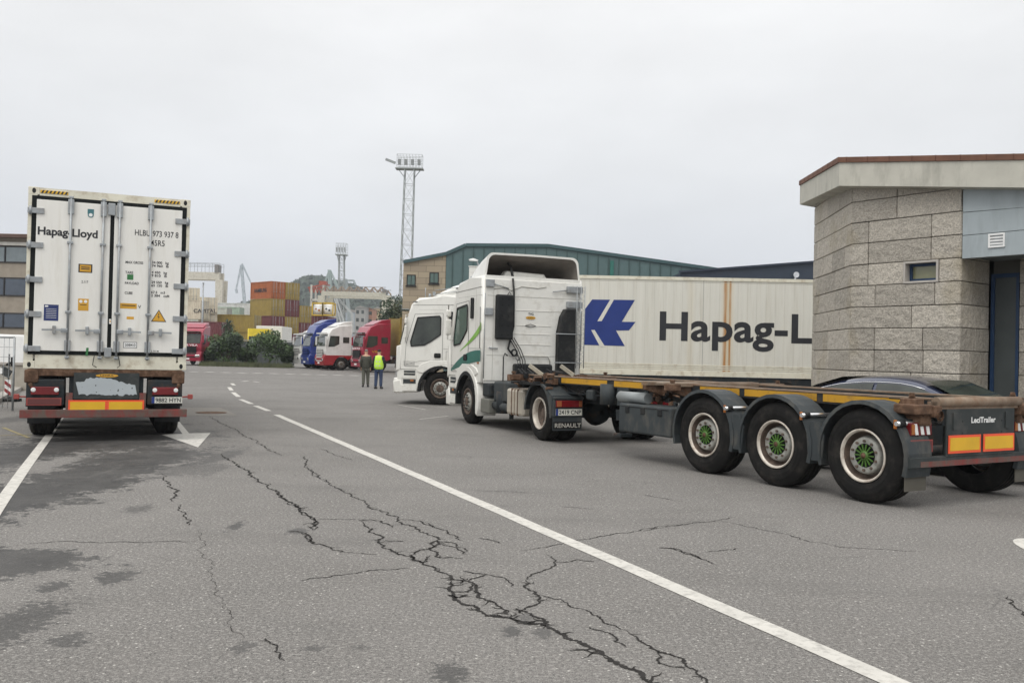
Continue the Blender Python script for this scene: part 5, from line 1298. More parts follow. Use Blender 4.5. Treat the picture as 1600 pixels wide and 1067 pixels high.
# grass verge
gr = MB(); rnd = random.Random(9)
a, b = rk(316, 75.5), rk(455, 75)
for i in range(2600):
    p = a.lerp(b, rnd.random())+V(0, rnd.uniform(-1.0, 1.2), 0); h = rnd.uniform(.1, .5); dx = rnd.uniform(-.1, .1)
    gr.face([p+V(-.03, 0, 0), p+V(.03, 0, 0), p+V(dx, rnd.uniform(-.1, .1), h)])
tag(obj('grass', gr, [M['leaf2']], recalc=False), 'rough dark grass at the foot of the hedge', 'grass', kind='stuff')
t = thing('tree', 'dark round tree behind the yellow container left of warehouse', 'tree', rk(621, 88), 0)
m_ = MB(); rnd = random.Random(21); leaves(m_, (0, 0, 4.4), (2.35, 2.2, 2.7), 5200, .15, rnd, 26, (0, 1, 1)); obj('crown', m_, [M['leaf2'], M['leafd']], t, recalc=False)
m_ = MB(); m_.tube([(0, 0, 0), (.1, 0, 1.5), (0, .1, 3)], [.25, .2, .14], 8); m_.tube([(0, .1, 2.8), (.9, 0, 4.4)], [.12, .05], 6); m_.tube([(0, .1, 2.8), (-.9, 0, 4.6)], [.12, .05], 6); obj('trunk', m_, M['wood'], t)
# palm
t = thing('palm_tree', 'small palm with shaggy crown in front of the stacked containers', 'tree', rk(356, 100), 0)
m_ = MB(); m_.tube([(0, 0, 0), (.1, 0, 2), (-.1, 0, 4)], [.22, .18, .2], 8); obj('trunk', m_, M['wood'], t)
m_ = MB(); rnd = random.Random(2)
for i in range(46):
    a = rnd.uniform(0, 6.28); el = rnd.uniform(-.9, 1.2); l = rnd.uniform(.8, 1.3); d = V(math.cos(a)*math.cos(el), math.sin(a)*math.cos(el), math.sin(el)); p = V(-.1, 0, 4.1); n_ = V(-math.sin(a), math.cos(a), 0)*.08
    q_ = p+d*l*.6; r_ = p+d*l+V(0, 0, -.4*l); m_.face([p, q_+n_, r_, q_-n_])
for i in range(300):
    p = V(rnd.gauss(-.1, .22), rnd.gauss(0, .2), rnd.uniform(2.4, 4.2)); m_.face([p, p+V(.1, 0, .05), p+V(.02, .05, -.28)])
obj('crown', m_, [M['leafd']], t, recalc=False)

# ------------------------------------------------------------------ background trucks
def truck(label, u, Y, az, col, col2, hgt=3.75, body_col=None, body_len=0, group='trucks parked in a row at the back', seed=0, scania=True, word=None):
    pos = rk(u, Y); t = thing('parked_truck', label, 'truck', pos, az, group)
    # origin at front-left bottom corner (driver's corner): x from 0..2.5, y from -2.2 (rear) to 0
    pm = mat('truck_paint', col, .3, coat=.4, var=.06, dirt=(.2, .18, .15), damt=.25); p2 = mat('truck_lower_paint', col2, .35, var=.06) if col2 else pm
    b = MB(); b.prism([(-2.2, 1.0), (-.1, 1.0), (.0, 1.5), (-.05, 1.9), (-.28, 2.85), (-.55, hgt-.35), (-1.1, hgt-.1), (-2.2, hgt)], 0, 2.5, 'X', bev=.10, seg=3); obj('cab', b, pm, t)
    b = MB(); b.prism([(-2.2, .95)]+arc(-1.35, .5, .62, 150, 20, 8)+[(-.7, .38), (.05, .38), (.10, .9), (.02, 1.2), (-2.2, 1.2)], -.01, 2.51, 'X', bev=.05); obj('bumper', b, p2, t)
    b = MB(); b.box((1.25, -.12, 2.32), (2.2, .03, .88), Matrix.Rotation(R(13.5), 3, 'X')); obj('windscreen', b, M['glass'], t)
    b = MB(); b.box((1.25, -.10, 2.88), (2.2, .25, .10)); obj('sun_visor', b, M['glass'] if col2 is None else pm, t)
    b = MB(); b.b2(.45, 2.05, 0.01, .06, .62, 1.62, 0)
    for i in range(7): b.b2(.42, 2.08, .04, .09, .68+i*.135, .76+i*.135, 1)
    obj('grille', b, [M['black'], pm if scania else M['black']], t)
    b = MB(); b.prism([(-.42, 2.68), (-1.15, 2.68), (-1.15, 2.05), (-.75, 1.85), (-.28, 1.82)], -.012, .0, 'X'); obj('side_window', b, M['glass'], t)
    b = MB(); b.prism([(-1.45, 2.6), (-1.95, 2.6), (-1.95, 2.15), (-1.45, 2.15)], -.012, .0, 'X'); obj('sleeper_window', b, M['glass'], t)
    for x in (-.18, 2.55): b = MB(); b.b2(x, x+.14, -.12, .0, 1.95, 2.6, bev=.03); b.b2(min(x+.07, 1.2), max(x+.1, .1) if x < 0 else 2.6, -.1, -.06, 2.62, 2.66); obj('mirror', b, pm, t)
    for x in (.12, 1.98): b = MB(); b.b2(x, x+.4, .04, .13, .72, .92, bev=.03); obj('headlight', b, M['chrome'], t)
    b = MB(); b.b2(.1, 2.4, -5.5, -1.0, .65, .95); obj('chassis_frame', b, M['chassis'], t)
    b = MB(); b.b2(.99, 1.51, .10, .115, .5, .62); obj('number_plate', b, M['white'], t)
    for y in (-1.35, -4.6): wheel(t, 0.02, y, .5, .3, -1, 'steer'); wheel(t, 2.48, y, .5, .3, 1, 'steer')
    b = MB(); b.prism([(-.8, hgt-.18), (-2.2, hgt-.02), (-2.2, hgt+.28), (-1.5, hgt+.18)], .12, 2.38, 'X', bev=.05); obj('roof_fairing', b, pm, t)
    if word:
        b = MB(); text(b, word, (2.2, .062+.03, 1.66), V(-1, 0, 0), V(0, 0, 1), .16, 1.9, .02); obj('lettering', b, M['white'], t)
        b = MB(); text(b, 'VILA', (-.01-.004, -.7, 1.45), V(0, -1, 0), V(0, 0, 1), .15, .8, .02); obj('side_lettering', b, M['gold'], t)
    return t
AZ = R(118)
RED = (.33, .012, .042); WH = (.72, .71, .68)
truck('dark red truck at the front of the row, with a mustard container behind its cab', 566, 66, AZ, RED, None, 3.7, scania=False, word='TRANS VILA')
truck('white truck with a red lower skirt, between the dark red and the blue truck', 507, 69.5, AZ, WH, (.30, .015, .02), 3.6)
truck('blue truck with dark windscreen, third from the right in the row', 484, 73, AZ, (.012, .035, .22), None, 3.9)
truck('white truck with slatted grille at the left end of the parked row', 469, 76, AZ, WH, WH, 3.25)
truck('dark red truck facing the camera by the fence, half hidden by the left container', 300.5+13, 77, R(186), RED, None, 3.3, group=None, scania=False, word='TRANS VILA') if False else None
t = truck('dark red truck facing the camera, half hidden behind the left white container', 313, 77, R(180), (.30, .012, .038), None, 3.45, group=None, scania=False, word='TRANS VILA')
t.location = (rk(314.5, 77).x, 77, 0)

def shipping(label, pos, az, Lc, col, H=2.6, group=None, word=None, wcol='ink', door=True, detail=True):
    """local: x along width 0..2.44 (door end at y=0, facing -y), length along +y"""
    t = thing('shipping_container', label, 'container', pos, az, group)
    pm = mat('container_paint', col, .55, var=.12, scale=1.5, dirt=(.2, .13, .08), damt=.35, dscale=2)
    b = MB()
    n = int(Lc/.28); x0, x1 = .04, 2.40
    # corrugated long sides
    for x, s in ((x0, -1), (x1, 1)):
        pts = [(x, .1)]
        for i in range(n):
            y = .1+(Lc-.2)*i/n; dy = (Lc-.2)/n; pts += [(x, y+dy*.3), (x-s*.04, y+dy*.42), (x-s*.04, y+dy*.85), (x, y+dy)]
        rows = [[V(p[0], p[1], z) for p in pts] for z in (.12, H-.1)]; b.grid(rows, smooth=False)
    b.face([V(x0, .02, H-.06), V(x1, .02, H-.06), V(x1, Lc-.02, H-.06), V(x0, Lc-.02, H-.06)])
    b.b2(x0, x1, Lc-.08, Lc-.04, .1, H-.06); b.b2(x0, x1, .0, Lc, .08, .14)
    obj('body', b, pm, t, recalc=False)
    b = MB()
    for x in (0, 2.34):
        b.b2(x, x+.10, 0, .14, .0, H); b.b2(x, x+.10, Lc-.14, Lc, .0, H); b.b2(x, x+.10, .14, Lc-.14, 0, .14); b.b2(x, x+.10, .14, Lc-.14, H-.12, H)
    b.b2(.1, 2.34, 0, .1, H-.12, H); b.b2(.1, 2.34, 0, .1, 0, .14)
    obj('frame', b, pm, t)
    for k, (xa, xb) in enumerate(((.12, 1.2), (1.24, 2.32))):
        b = MB(); b.b2(xa, xb, .03, .07, .15, H-.13); 
        for i in range(4): b.b2(xa+.05, xb-.05, .015, .03, .35+i*(H-.5)/4, .55+i*(H-.5)/4)
        o = obj('door', b, pm, t)
        for fx in (.3, .72):
            b = MB(); x = xa+fx*(xb-xa)+.0; b.tube([(x, -.005, .05), (x, -.005, H-.05)], .022, 6); b.b2(x-.15, x+.1, -.03, .0, 1.0, 1.05); obj('lock_rod', b, M['zinc'], o)
    if word:
        b = MB(); text(b, word[0], (2.405-2.44*word[3]*0, word[1], word[2]), V(0, 1, 0) if word[3] else V(0, -1, 0), V(0, 0, 1), word[4], word[5], .02)
        for v in b.b.verts: v.co.x = 2.445 if word[3] else -.012
        obj('lettering', b, M[wcol], t)
    return t
MUS = (.30, .215, .045)
# container behind the red truck (on its trailer): long side seen
c = rk(600, 66); sh = shipping('mustard yellow container behind the dark red truck', (0, 0, 0), 0, 12.19, MUS, 2.95)
# align behind red truck: red truck frame: forward dir f
fdv = V(-math.sin(AZ), math.cos(AZ), 0); rdv = V(math.cos(AZ), math.sin(AZ), 0)
pr_ = rk(566, 66); p_ = pr_-fdv*(2.9+12.19)+rdv*.03; sh.location = (p_.x, p_.y, 1.2); sh.rotation_euler = (0, 0, AZ)
tt = thing('container_trailer', 'low dark chassis carrying the mustard container', 'trailer', (p_.x, p_.y, 0), AZ)
b = MB(); b.b2(.4, 2.0, .2, 12, .8, 1.18); b.b2(.02, .06, 5.5, 10.8, .5, 1.1); obj('chassis_frame', b, M['oxide'], tt)
for y in (1.2, 2.5, 3.8): wheel(tt, .02, y, .5, .35, -1, 'drive'); wheel(tt, 2.42, y, .5, .35, 1, 'drive')

# ---- container yard stacks
yd = MB(); a = rk(200, 118); b_ = rk(760, 118); yd.b2(a.x-20, b_.x+20, 118, 300, .0, 1.3); struct('container_yard', yd, mat('yard_concrete', (.22, .21, .19), .9), 'raised concrete yard under the far containers', 'yard')
YZ = 135.0; RZ = R(28)
dxx = V(math.cos(RZ), math.sin(RZ), 0); dyy = V(-math.sin(RZ), math.cos(RZ), 0)
# stack axes: door ends face camera-right, long side faces left
g0 = rk(417, YZ)
BRN = (.13, .025, .03); ORG = (.36, .10, .025)
RZ2 = R(40)
ux = V(math.cos(R(12)), math.sin(R(12)), 0)
lev = [1.3+2.62*i for i in range(4)]
cols = [[MUS, BRN, MUS, ORG], [BRN, MUS, BRN, MUS]]
names = {(0, 3): 'orange container on top of the left stack, with dark lettering on its side', (0, 2): 'mustard container just under the orange one in the left stack', (0, 1): 'dark maroon container third from the top of the left stack', (0, 0): 'mustard container at the foot of the left stack, mostly behind the hedge',
         (1, 3): 'mustard container on top of the second stack, right of the orange one', (1, 2): 'maroon container second from top of the second stack', (1, 1): 'mustard container third from the top in the second stack', (1, 0): 'maroon container at the foot of the second stack'}
base = rk(417, YZ)
azC = R(52)      # long side recedes to the left-back
azC = math.atan2(.62, .78)
for ci in range(2):
    for li in range(4):
        p_ = rk(422, YZ)+V(math.cos(azC), math.sin(azC), 0)*0
        x = rk(421, YZ)+V(math.cos(R(46)), math.sin(R(46)), 0)*2.5*ci
        wd = ('HAMBURG', 4.9, 1.0, False, .6, 3.6) if (ci, li) == (0, 3) else None
        s_ = shipping(names[(ci, li)], (x.x, x.y, lev[li]), R(46), 6.06, cols[ci][li] if (ci, li) != (1, 1) else MUS, 2.6, 'stacked containers at the back of the yard', wd)
# lower right stack
for i, (u, top, cc, nm) in enumerate(((468.5, 3, (MUS, BRN, MUS), ('mustard container at the foot of the short stack by the tank containers', 'maroon container in the middle of the short stack', 'mustard container on top of the short stack')),)):
    for li in range(top): x = rk(421, YZ)+V(math.cos(R(46)), math.sin(R(46)), 0)*5.05; shipping(nm[li], (x.x, x.y, 1.3+2.62*li-.8), R(46), 6.06, cc[li], 2.6, 'stacked containers at the back of the yard')
# containers nearer: mustard 362-395 y 492-515 ; white-cream left ones
def far_cont(label, u0, v_top, Y, az, Lc, col, stack=0, H=2.6, word=None):
    p_ = rk(u0, Y); zt = P(u0, v_top, Y).z; return shipping(label, (p_.x, p_.y, zt-H), az, Lc, col, H, 'stacked containers at the back of the yard', word)
CRM = (.60, .54, .42)
far_cont('mustard container standing low behind the hedge, left of the orange stack', 395, 492, 128, R(80), 6.06, MUS)
far_cont('mustard container under the low one behind the hedge', 395, 519, 128, R(80), 6.06, MUS)
far_cont('maroon container low above the left red truck', 344, 503, 118.5, R(86), 6.06, BRN)
far_cont('cream container with dark lettering beside the left white container', 311, 469, 122, R(80), 6.06, CRM, word=('CAPITAL', 1.0, .9, False, .5, 3.4))
far_cont('cream door end container at the foot of the pale stack', 309, 487, 125, R(20), 6.06, CRM)
far_cont('cream container with red edges seen from its doors', 309, 464, 125, R(20), 6.06, CRM)
far_cont('topmost cream container by the left edge of the gantry', 281, 449, 127, R(20), 6.06, CRM)
far_cont('pale grey container right of the cream ones', 352, 481, 140, R(88), 6.06, (.50, .52, .46))
far_cont('pale green container behind the palm', 372, 480, 145, R(88), 6.06, (.38, .48, .38))
far_cont('white container with blue mark behind palm', 388, 474, 150, R(88), 6.06, (.62, .62, .6))
# yellow tanker / vehicle & white box behind hedge
t = thing('yellow_truck', 'yellow truck cab standing behind the hedge', 'truck', rk(385, 92), 0)
b = MB(); b.prism([(0, .9), (2.0, .9), (2.1, 1.8), (1.9, 3.0), (1.5, 3.5), (.1, 3.6)], 0, 2.3, 'X', bev=.12); obj('cab', b, mat('truck_yellow', (.68, .52, .02), .4, coat=.3), t)
b = MB(); b.b2(.2, 2.1, -.02, .0, 2.0, 2.8); obj('rear_window', b, M['glass'], t)
wheel(t, 0, 1, .5, .3, -1, 'steer'); wheel(t, 2.3, 1, .5, .3, 1, 'steer')
t = thing('box_trailer', 'white box trailer top showing above the hedge', 'trailer', rk(399, 96), R(4))
b = MB(); b.b2(0, 2.75, 0, 6, 1.2, 4.0, bev=.04); obj('box', b, M['wdull'], t); b = MB(); b.b2(.2, 2.6, 0, 6, .8, 1.18); obj('chassis_frame', b, M['chassis'], t)
wheel(t, .1, 1.0, .5, .35, -1, 'drive'); wheel(t, 2.5, 1.0, .5, .35, 1, 'drive')
# tank containers
for i, (u, nm) in enumerate(((488, 'yellow framed white tank container, the left one of the pair'), (504, 'yellow framed white tank container with black marks, right of its twin'))):
    p_ = rk(u, 130); z0 = P(u, 492.5, 130).z
    t = thing('tank_container', nm, 'container', (p_.x, p_.y, z0), 0, 'tank containers on the stack')
    b = MB(); b.tube([(.12, 0, .85), (1.42, 0, .85)], [.72, .72], 20); obj('tank', b, M['white'], t)
    b = MB(); 
    for y in (-.8, .8):
        outline(b, [V(0, y, 0), V(1.5, y, 0), V(1.5, y, 1.75), V(0, y, 1.75)], .16, close=True)
    for x in (0, 1.5):
        for z in (0, 1.75): b.bar((x, -.8, z), (x, .8, z), .14)
    obj('frame', b, MY := mat('frame_yellow', (.55, .36, .03), .5), t)
    b = MB(); b.disc((.5, -.735, .9), .14, 'Y', 10); b.disc((.95, -.735, .7), .16, 'Y', 10); obj('hazard_mark', b, [M['orl'] if i == 0 else M['ink']], t)
    p2 = V(p_.x, p_.y, 0)
    for li in range(3):
        zz = z0-2.62*(li+1)
        if zz > -2: pass
for li, nm in enumerate(('maroon container directly below the two tanks', 'mustard container two below the tanks', 'maroon container at the foot under the tanks')):
    p_ = rk(485, 130); z0 = P(488, 493.5, 130).z-2.62*(li+1)
    if z0 > .5: shipping(nm, (p_.x, p_.y, z0), R(0), 6.06, (BRN, MUS, BRN)[li], 2.6, 'stacked containers at the back of the yard')

# ---- fence
fn_ = thing('chain_link_fence', 'grey fence panels behind the hedge', 'fence', rk(318, 81))
a = rk(318, 81); b_ = rk(460, 81); Lf = (b_-a).length
b = MB(); 
for i in range(int(Lf/2.2)+1): b.tube([(i*2.2, 0, 0), (i*2.2, 0, 2.4)], .05, 6)
islands('post', b, M['zinc'], fn_)
b = MB(); b.b2(0, Lf, -.01, .01, .1, 2.2); 
obj('screen', b, mat('fence_screen', (.09, .10, .10), .8, var=.2), fn_)
b = MB(); b.b2(0, Lf, -.04, .04, 2.25, 2.33); obj('top_rail', b, M['zinc'], fn_)

# ---- lamp pole thin
def pole(label, u, v, Y, r0=.07):
    p_ = rk(u, Y); h = P(u, v, Y).z; t = thing('mast', label, 'pole', p_); b = MB(); b.tube([(0, 0, 0), (0, 0, h)], [r0*1.5, r0], 8); obj('shaft', b, M['zinc'], t)
    b = MB(); b.tube([(0, 0, h), (0, 0, h+.1)], [r0*1.6, r0*.5], 8); obj('cap', b, M['zinc'], t)
pole('thin grey mast beside the left red truck', 314.5, 443, 82)

# ---- gantry cranes
def gantry(label, uL, uR, vtop, vbeam, Y, col=(.56, .53, .45), depth=6, legs=None, truss=False):
    a = rk(uL, Y); b_ = rk(uR, Y); zt = P((uL+uR)/2, vtop, Y).z; zb = P((uL+uR)/2, vbeam, Y).z; W_ = (b_-a).length
    t = thing('gantry_crane', label, 'crane', a); gm = mat('crane_paint', col, .6, dirt=(.3, .22, .14), damt=.5)
    h = (zt-zb)
    for yy in (0, depth):
        b = MB(); b.b2(0, W_, yy-.4, yy+.4, zb, zb+h*.45); obj('girder', b, gm, t)
        b = MB()
        if truss:
            n = 8
            for i in range(n):
                x = W_*i/n; d = W_/n; b.bar((x, yy, zb+h*.5), (x+d/2, yy, zt), .28, mi=0); b.bar((x+d/2, yy, zt), (x+d, yy, zb+h*.5), .28, mi=0)
            b.bar((0, yy, zt), (W_, yy, zt), .12, mi=1)
        else:
            b.bar((0, yy, zt), (W_, yy, zt), .08, mi=1); b.bar((0, yy, zt-.5), (W_, yy, zt-.5), .06, mi=1)
            for i in range(13): b.bar((W_*i/12, yy, zb+h*.45), (W_*i/12, yy, zt), .06, mi=1)
        obj('handrail', b, [mat('truss_tan', (.28, .22, .17), .7), M['zinc']], t)
        for x in (0, W_): 
            b = MB(); b.prism([(x-.7, zb), (x+.7, zb), (x+(.4), 1.2), (x-(.4), 1.2)], yy-.4, yy+.4, 'Y'); obj('leg', b, gm, t)
    b = MB(); b.b2(-1.4, 1.4, -1, depth+1, 1.2, 2.2); b.b2(W_-1.4, W_+1.4, -1, depth+1, 1.2, 2.2)
    for x in (0, W_):
        for yy in (0, depth): b.tube([(x-.5, yy-.2, .7+.6), (x+.5, yy-.2, .7+.6)], .7, 14)
    islands('bogie', b, gm, t)
    b = MB(); b.b2(W_*.95, W_*.99, -.6, depth*.6, zb+h*.45, zt-.3); obj('trolley', b, mat('trolley_grey', (.2, .19, .18), .7), t)
    return t
gantry('cream gantry crane rising behind the cream containers at left', 200, 340, 410, 436, 165, depth=2.2)
gantry('pale gantry crane with zigzag truss behind the row of trucks', 500, 600, 448, 463, 175, col=(.50, .48, .40), truss=True, depth=8)
# crane left red-white frame
t = thing('gantry_crane', 'red and white crane frame left of the zigzag truss crane', 'crane', rk(484, 180)); b = MB(); c2m = MB()
zt = P(484, 445, 180).z
for x in (0, 2.4):
    for y in (0, 4): b.bar((x, y, 1.3), (x, y, zt), .35)
outline(b, [V(0, 0, zt-3), V(2.4, 0, zt-3), V(2.4, 4, zt-3), V(0, 4, zt-3)], .35, close=True)
obj('leg_frame', b, mat('crane_white', (.52, .5, .45), .6), t)
b = MB(); outline(b, [V(-.6, 0, zt-.6), V(2.8, 0, zt+.2), V(2.8, 4, zt+.2), V(-.6, 4, zt-.6)], .3, close=True)
for i in range(5): b.bar((-.6+i*.7, 0, zt-.5), (-.2+i*.7, 0, zt-1.6), .18); b.bar((-.2+i*.7, 0, zt-1.6), (.1+i*.7, 0, zt-.4), .18)
b.b2(1.2, 2.6, 1, 3, zt+.2, zt+.9)
obj('head_frame', b, mat('crane_red', (.33, .08, .05), .6), t)
# jib (harbour) cranes
def jib(label, pts, Y, w_, col):
    t = thing('harbour_crane', label, 'crane', rk(pts[0][0][0], Y)); o_ = t.location.copy(); m_ = mat('jib_paint', col, .6)
    for k, (a, b_, ww) in enumerate(pts):
        A_ = P(a[0], a[1], Y)-o_; B_ = P(b_[0], b_[1], Y)-o_; b = MB(); 
        n = max(3, int((B_-A_).length/2.5)); dirv = (B_-A_); side = V(0, 1, 0).cross(dirv.normalized())*ww
        for y in (-ww, ww):
            for sg in (-1, 1): b.bar(A_+side*sg*.5+V(0, y, 0), B_+side*sg*.3+V(0, y, 0), ww*.35)
            for i in range(n): b.bar(A_+dirv*i/n+side*(.5 if i % 2 else -.5)+V(0, y, 0), A_+dirv*(i+1)/n+side*(-.5 if i % 2 else .5)+V(0, y, 0), ww*.22)
        obj(('mast', 'jib', 'stay', 'hook_cable')[min(k, 3)], b, m_, t)
    return t
jib('pale blue grey harbour jib crane left of the orange container', [((388, 540), (377, 414), .7), ((377, 414), (369, 452), .35), ((378, 412), (393, 444), .35), ((369, 452), (370, 458), .5)], 320, 1, (.42, .47, .50))
jib('grey green harbour crane with twin jibs above the trucks', [((519, 520), (515, 422), .9), ((515, 422), (508, 440), .4), ((516, 424), (530, 452), .5), ((508, 440), (507, 468), .4)], 300, 1, (.33, .40, .38))
jib('dark harbour crane with a long low jib beside the distant tower', [((548, 520), (540, 436), .9), ((530, 440), (552, 438), .6), ((521, 440), (535, 462), .3), ((552, 438), (556, 446), .5)], 330, 1, (.30, .34, .34))
jib('tall pale crane leg standing in front of the zigzag truss crane', [((541, 520), (524, 462), .9), ((524, 462), (550, 490), .4), ((524, 462), (528, 520), .3), ((550, 490), (552, 520), .4)], 230, 1, (.45, .46, .45))

# ---- floodlight towers
def tower(label, u, ub, vtop, Y, w0, w1, plat, sc=1.0, solid=False):
    a = rk(ub, Y); h = P(u, vtop, Y).z; dx = (P(u, vtop, Y)-a).x*0
    t = thing('floodlight_tower', label, 'tower', a); b = MB(); n = int(h/(w0*1.25)); m_ = mat('galvanised', (.30, .32, .31), .6, .2)
    ph = h-plat[1]
    def cor(z): 
        w_ = w0+(w1-w0)*z/ph; return [V(s1*w_/2+.03*z*0+lean*z, s2*w_/2, z) for s1, s2 in ((-1, -1), (1, -1), (1, 1), (-1, 1))]
    lean = (P(u, vtop, Y).x-a.x)/h
    for i in range(n):
        z0 = ph*i/n; z1 = ph*(i+1)/n; A_ = cor(z0); B_ = cor(z1)
        for k in range(4):
            b.bar(A_[k], B_[k], .14*sc); q_ = (k+1) % 4
            b.bar(A_[k], B_[q_], .045*sc); b.bar(A_[q_], B_[k], .045*sc)
        for k in range(4): b.bar(B_[k], B_[(k+1) % 4], .06*sc)
    obj('lattice', b, m_, t)
    b = MB(); X0 = lean*ph; hw = plat[0]/2
    b.b2(X0-hw, X0+hw, -1.0*sc, 1.0*sc, ph, ph+.18*sc)
    for sg in (-1, 1): b.bar((X0+sg*w1/2, 0, ph-1.6*sc), (X0+sg*hw*.8, 0, ph), .12*sc)
    if not solid: b.bar((X0-hw, -.5, ph+.6), (X0-hw-1.1, -.5, ph+1.0), .25)
    obj('platform', b, m_, t)
    b = MB()
    for yy in (-.9*sc, .9*sc):
        for i in range(5 if solid else 9): x = X0-hw*.9+i*hw*1.8/(4 if solid else 8); b.bar((x, yy, ph), (x, yy, h), .05*sc)
        for k in range(4): z = ph+(h-ph)*(k+1)/4; b.bar((X0-hw*.9, yy, z), (X0+hw*.9, yy, z), .05*sc)
    for x in (X0-hw*.9, X0+hw*.9): b.bar((x, -.9*sc, h), (x, .9*sc, h), .05*sc); b.bar((x, -.9*sc, ph+.05), (x, .9*sc, ph+.05), .05*sc)
    obj('lamp_rack', b, m_, t)
    for i in range(4):
        b = MB(); x = X0-hw*.7+i*hw*.47; b.box((x, -1.05*sc, ph+(h-ph)*.45), (hw*.22, .25, (h-ph)*.4), Matrix.Rotation(.3, 3, 'X')); obj('floodlight', b, mat('lamp_face', (.4, .42, .42), .3, .3) if i == 0 else bpy.data.materials['lamp_face'], t)
tower('tall lattice floodlight tower rising above the warehouse', 641, 630, 243, 100, 1.35, 1.05, (3.1, 1.6), .6)
tower('distant floodlight tower beyond the harbour cranes', 534, 533, 381, 230, 1.7, 1.3, (2.9, 3.0), 1.3, True)

# ---- warehouse
YW = 62
def WP(u, v): q_ = P(u, v, YW); return (q_.x, q_.z)
wh = thing('warehouse', 'large warehouse with sandstone end and green ribbed metal cladding', 'building', (0, YW, 0))
def xz(u, v): return WP(u, v)
b = MB(); x0, z0 = xz(630.5, 410); x1, z1 = xz(697, 397)
b.prism([(x0, 0), (x1, 0), (x1, z1), (x0, z0)], 0, 30, 'Y')
sandm = bpy.data.materials.new('sandstone'); sandm.use_nodes = True; nt = sandm.node_tree; N = nt.nodes; L = nt.links
tcn = N.new('ShaderNodeTexCoord'); mpn = N.new('ShaderNodeMapping'); mpn.inputs['Rotation'].default_value = (R(90), 0, 0); L.new(tcn.outputs['Object'], mpn.inputs[0])
bt = N.new('ShaderNodeTexBrick'); bt.inputs['Scale'].default_value = 1; bt.inputs['Brick Width'].default_value = 1.1; bt.inputs['Row Height'].default_value = .42; bt.inputs['Mortar Size'].default_value = .018
bt.inputs['Color1'].default_value = (.40, .33, .23, 1); bt.inputs['Color2'].default_value = (.31, .255, .185, 1); bt.inputs['Mortar'].default_value = (.20, .165, .12, 1); L.new(mpn.outputs[0], bt.inputs['Vector']); L.new(bt.outputs['Color'], N['Principled BSDF'].inputs['Base Color']); N['Principled BSDF'].inputs['Roughness'].default_value = .9
obj('wall', b, sandm, wh)
for (ua, ub) in ((637, 648), (672.5, 684)):
    xa, za = xz(ua, 430.5 if ua < 650 else 427); xb, zb = xz(ub, 445 if ua < 650 else 442)
    b = MB(); b.b2(xa-.06, xb+.06, -.06, .02, zb-.06, zb); b.b2(xa-.06, xa, -.04, .02, zb, za); b.b2(xb, xb+.06, -.04, .02, zb, za); b.b2(xa-.06, xb+.06, -.04, .02, za, za+.06); b.b2(xa-.12, xb+.12, -.10, .02, zb-.14, zb-.06)
    wo = obj('window', b, M['black'], wh); b = MB(); b.b2(xa, xb, -.02, -.005, zb, za, 0); b.b2((xa+xb)/2-.02, (xa+xb)/2+.02, -.03, -.02, zb, za, 1); obj('pane', b, [M['glassg'], M['black']], wo)
gpts = [xz(697.5, 397), xz(728, 383.5), xz(856, 384.5), xz(1105, 419.5), xz(1190, 433)]
b = MB(); b.prism([(gpts[0][0]+.01, 0), (gpts[-1][0], 0)]+gpts[::-1], -.05, 30, 'Y'); obj('cladding', b, mat('green_cladding', (.085, .14, .14), .5, .1, var=.06, dirt=(.13, .19, .18), damt=.5, dscale=.6), wh)
b = MB(); xs_ = gpts[0][0]
def ztop(x):
    for (xa, za), (xb, zb) in zip(gpts, gpts[1:]):
        if xa <= x <= xb: return za+(zb-za)*(x-xa)/(xb-xa)
    return gpts[-1][1]
x = xs_+.4
while x < gpts[-1][0]-.1:
    b.b2(x, x+.07, -.11, -.05, 0, ztop(x+.035)-.16); x += .72
obj('cladding_ribs', b, mat('dark_seam_green', (.045, .085, .08), .6), wh)
b = MB()
for (xa, za), (xb, zb) in zip([(x0, z0)]+gpts, gpts): b.bar((xa, -.12, za+.02), (xb, -.12, zb+.02), .14, .22)
obj('roof_trim', b, mat('trim_teal', (.04, .085, .09), .5), wh)
b = MB(); xa, za = xz(953, 410); b.b2(xa, xa+.25, -.2, -.1, za-1.2, za+.1); obj('wall_box', b, M['teal'], wh)
db = thing('dark_shed', 'dark slate blue metal shed behind the container with the logo', 'building', (0, 48, 0))
def xz2(u, v): q_ = P(u, v, 48); return (q_.x, q_.z)
pp = [xz2(1063, 426), xz2(1270, 410.5), xz2(1420, 399)]
b = MB(); b.prism([(pp[0][0], 0), (pp[-1][0], 0)]+pp[::-1], 0, 12, 'Y'); obj('wall', b, mat('slate_blue_metal', (.022, .034, .055), .5, var=.08), db)
b = MB(); b.bar((pp[0][0]-.1, -.1, pp[0][1]+.03), (pp[-1][0], -.1, pp[-1][1]+.03), .12, .1); obj('roof_edge', b, mat('edge_dark', (.02, .03, .05), .5), db)
xa, za = xz2(1242, 430); b = MB(); b.tube([(xa, -.25, za), (xa, 0, za)], [.16, .09], 10); b.b2(xa-.05, xa+.05, -.05, 0, za-.3, za+.1); obj('wall_lamp', b, M['chrome'], db)
xa, z_ = xz(736, 420); 
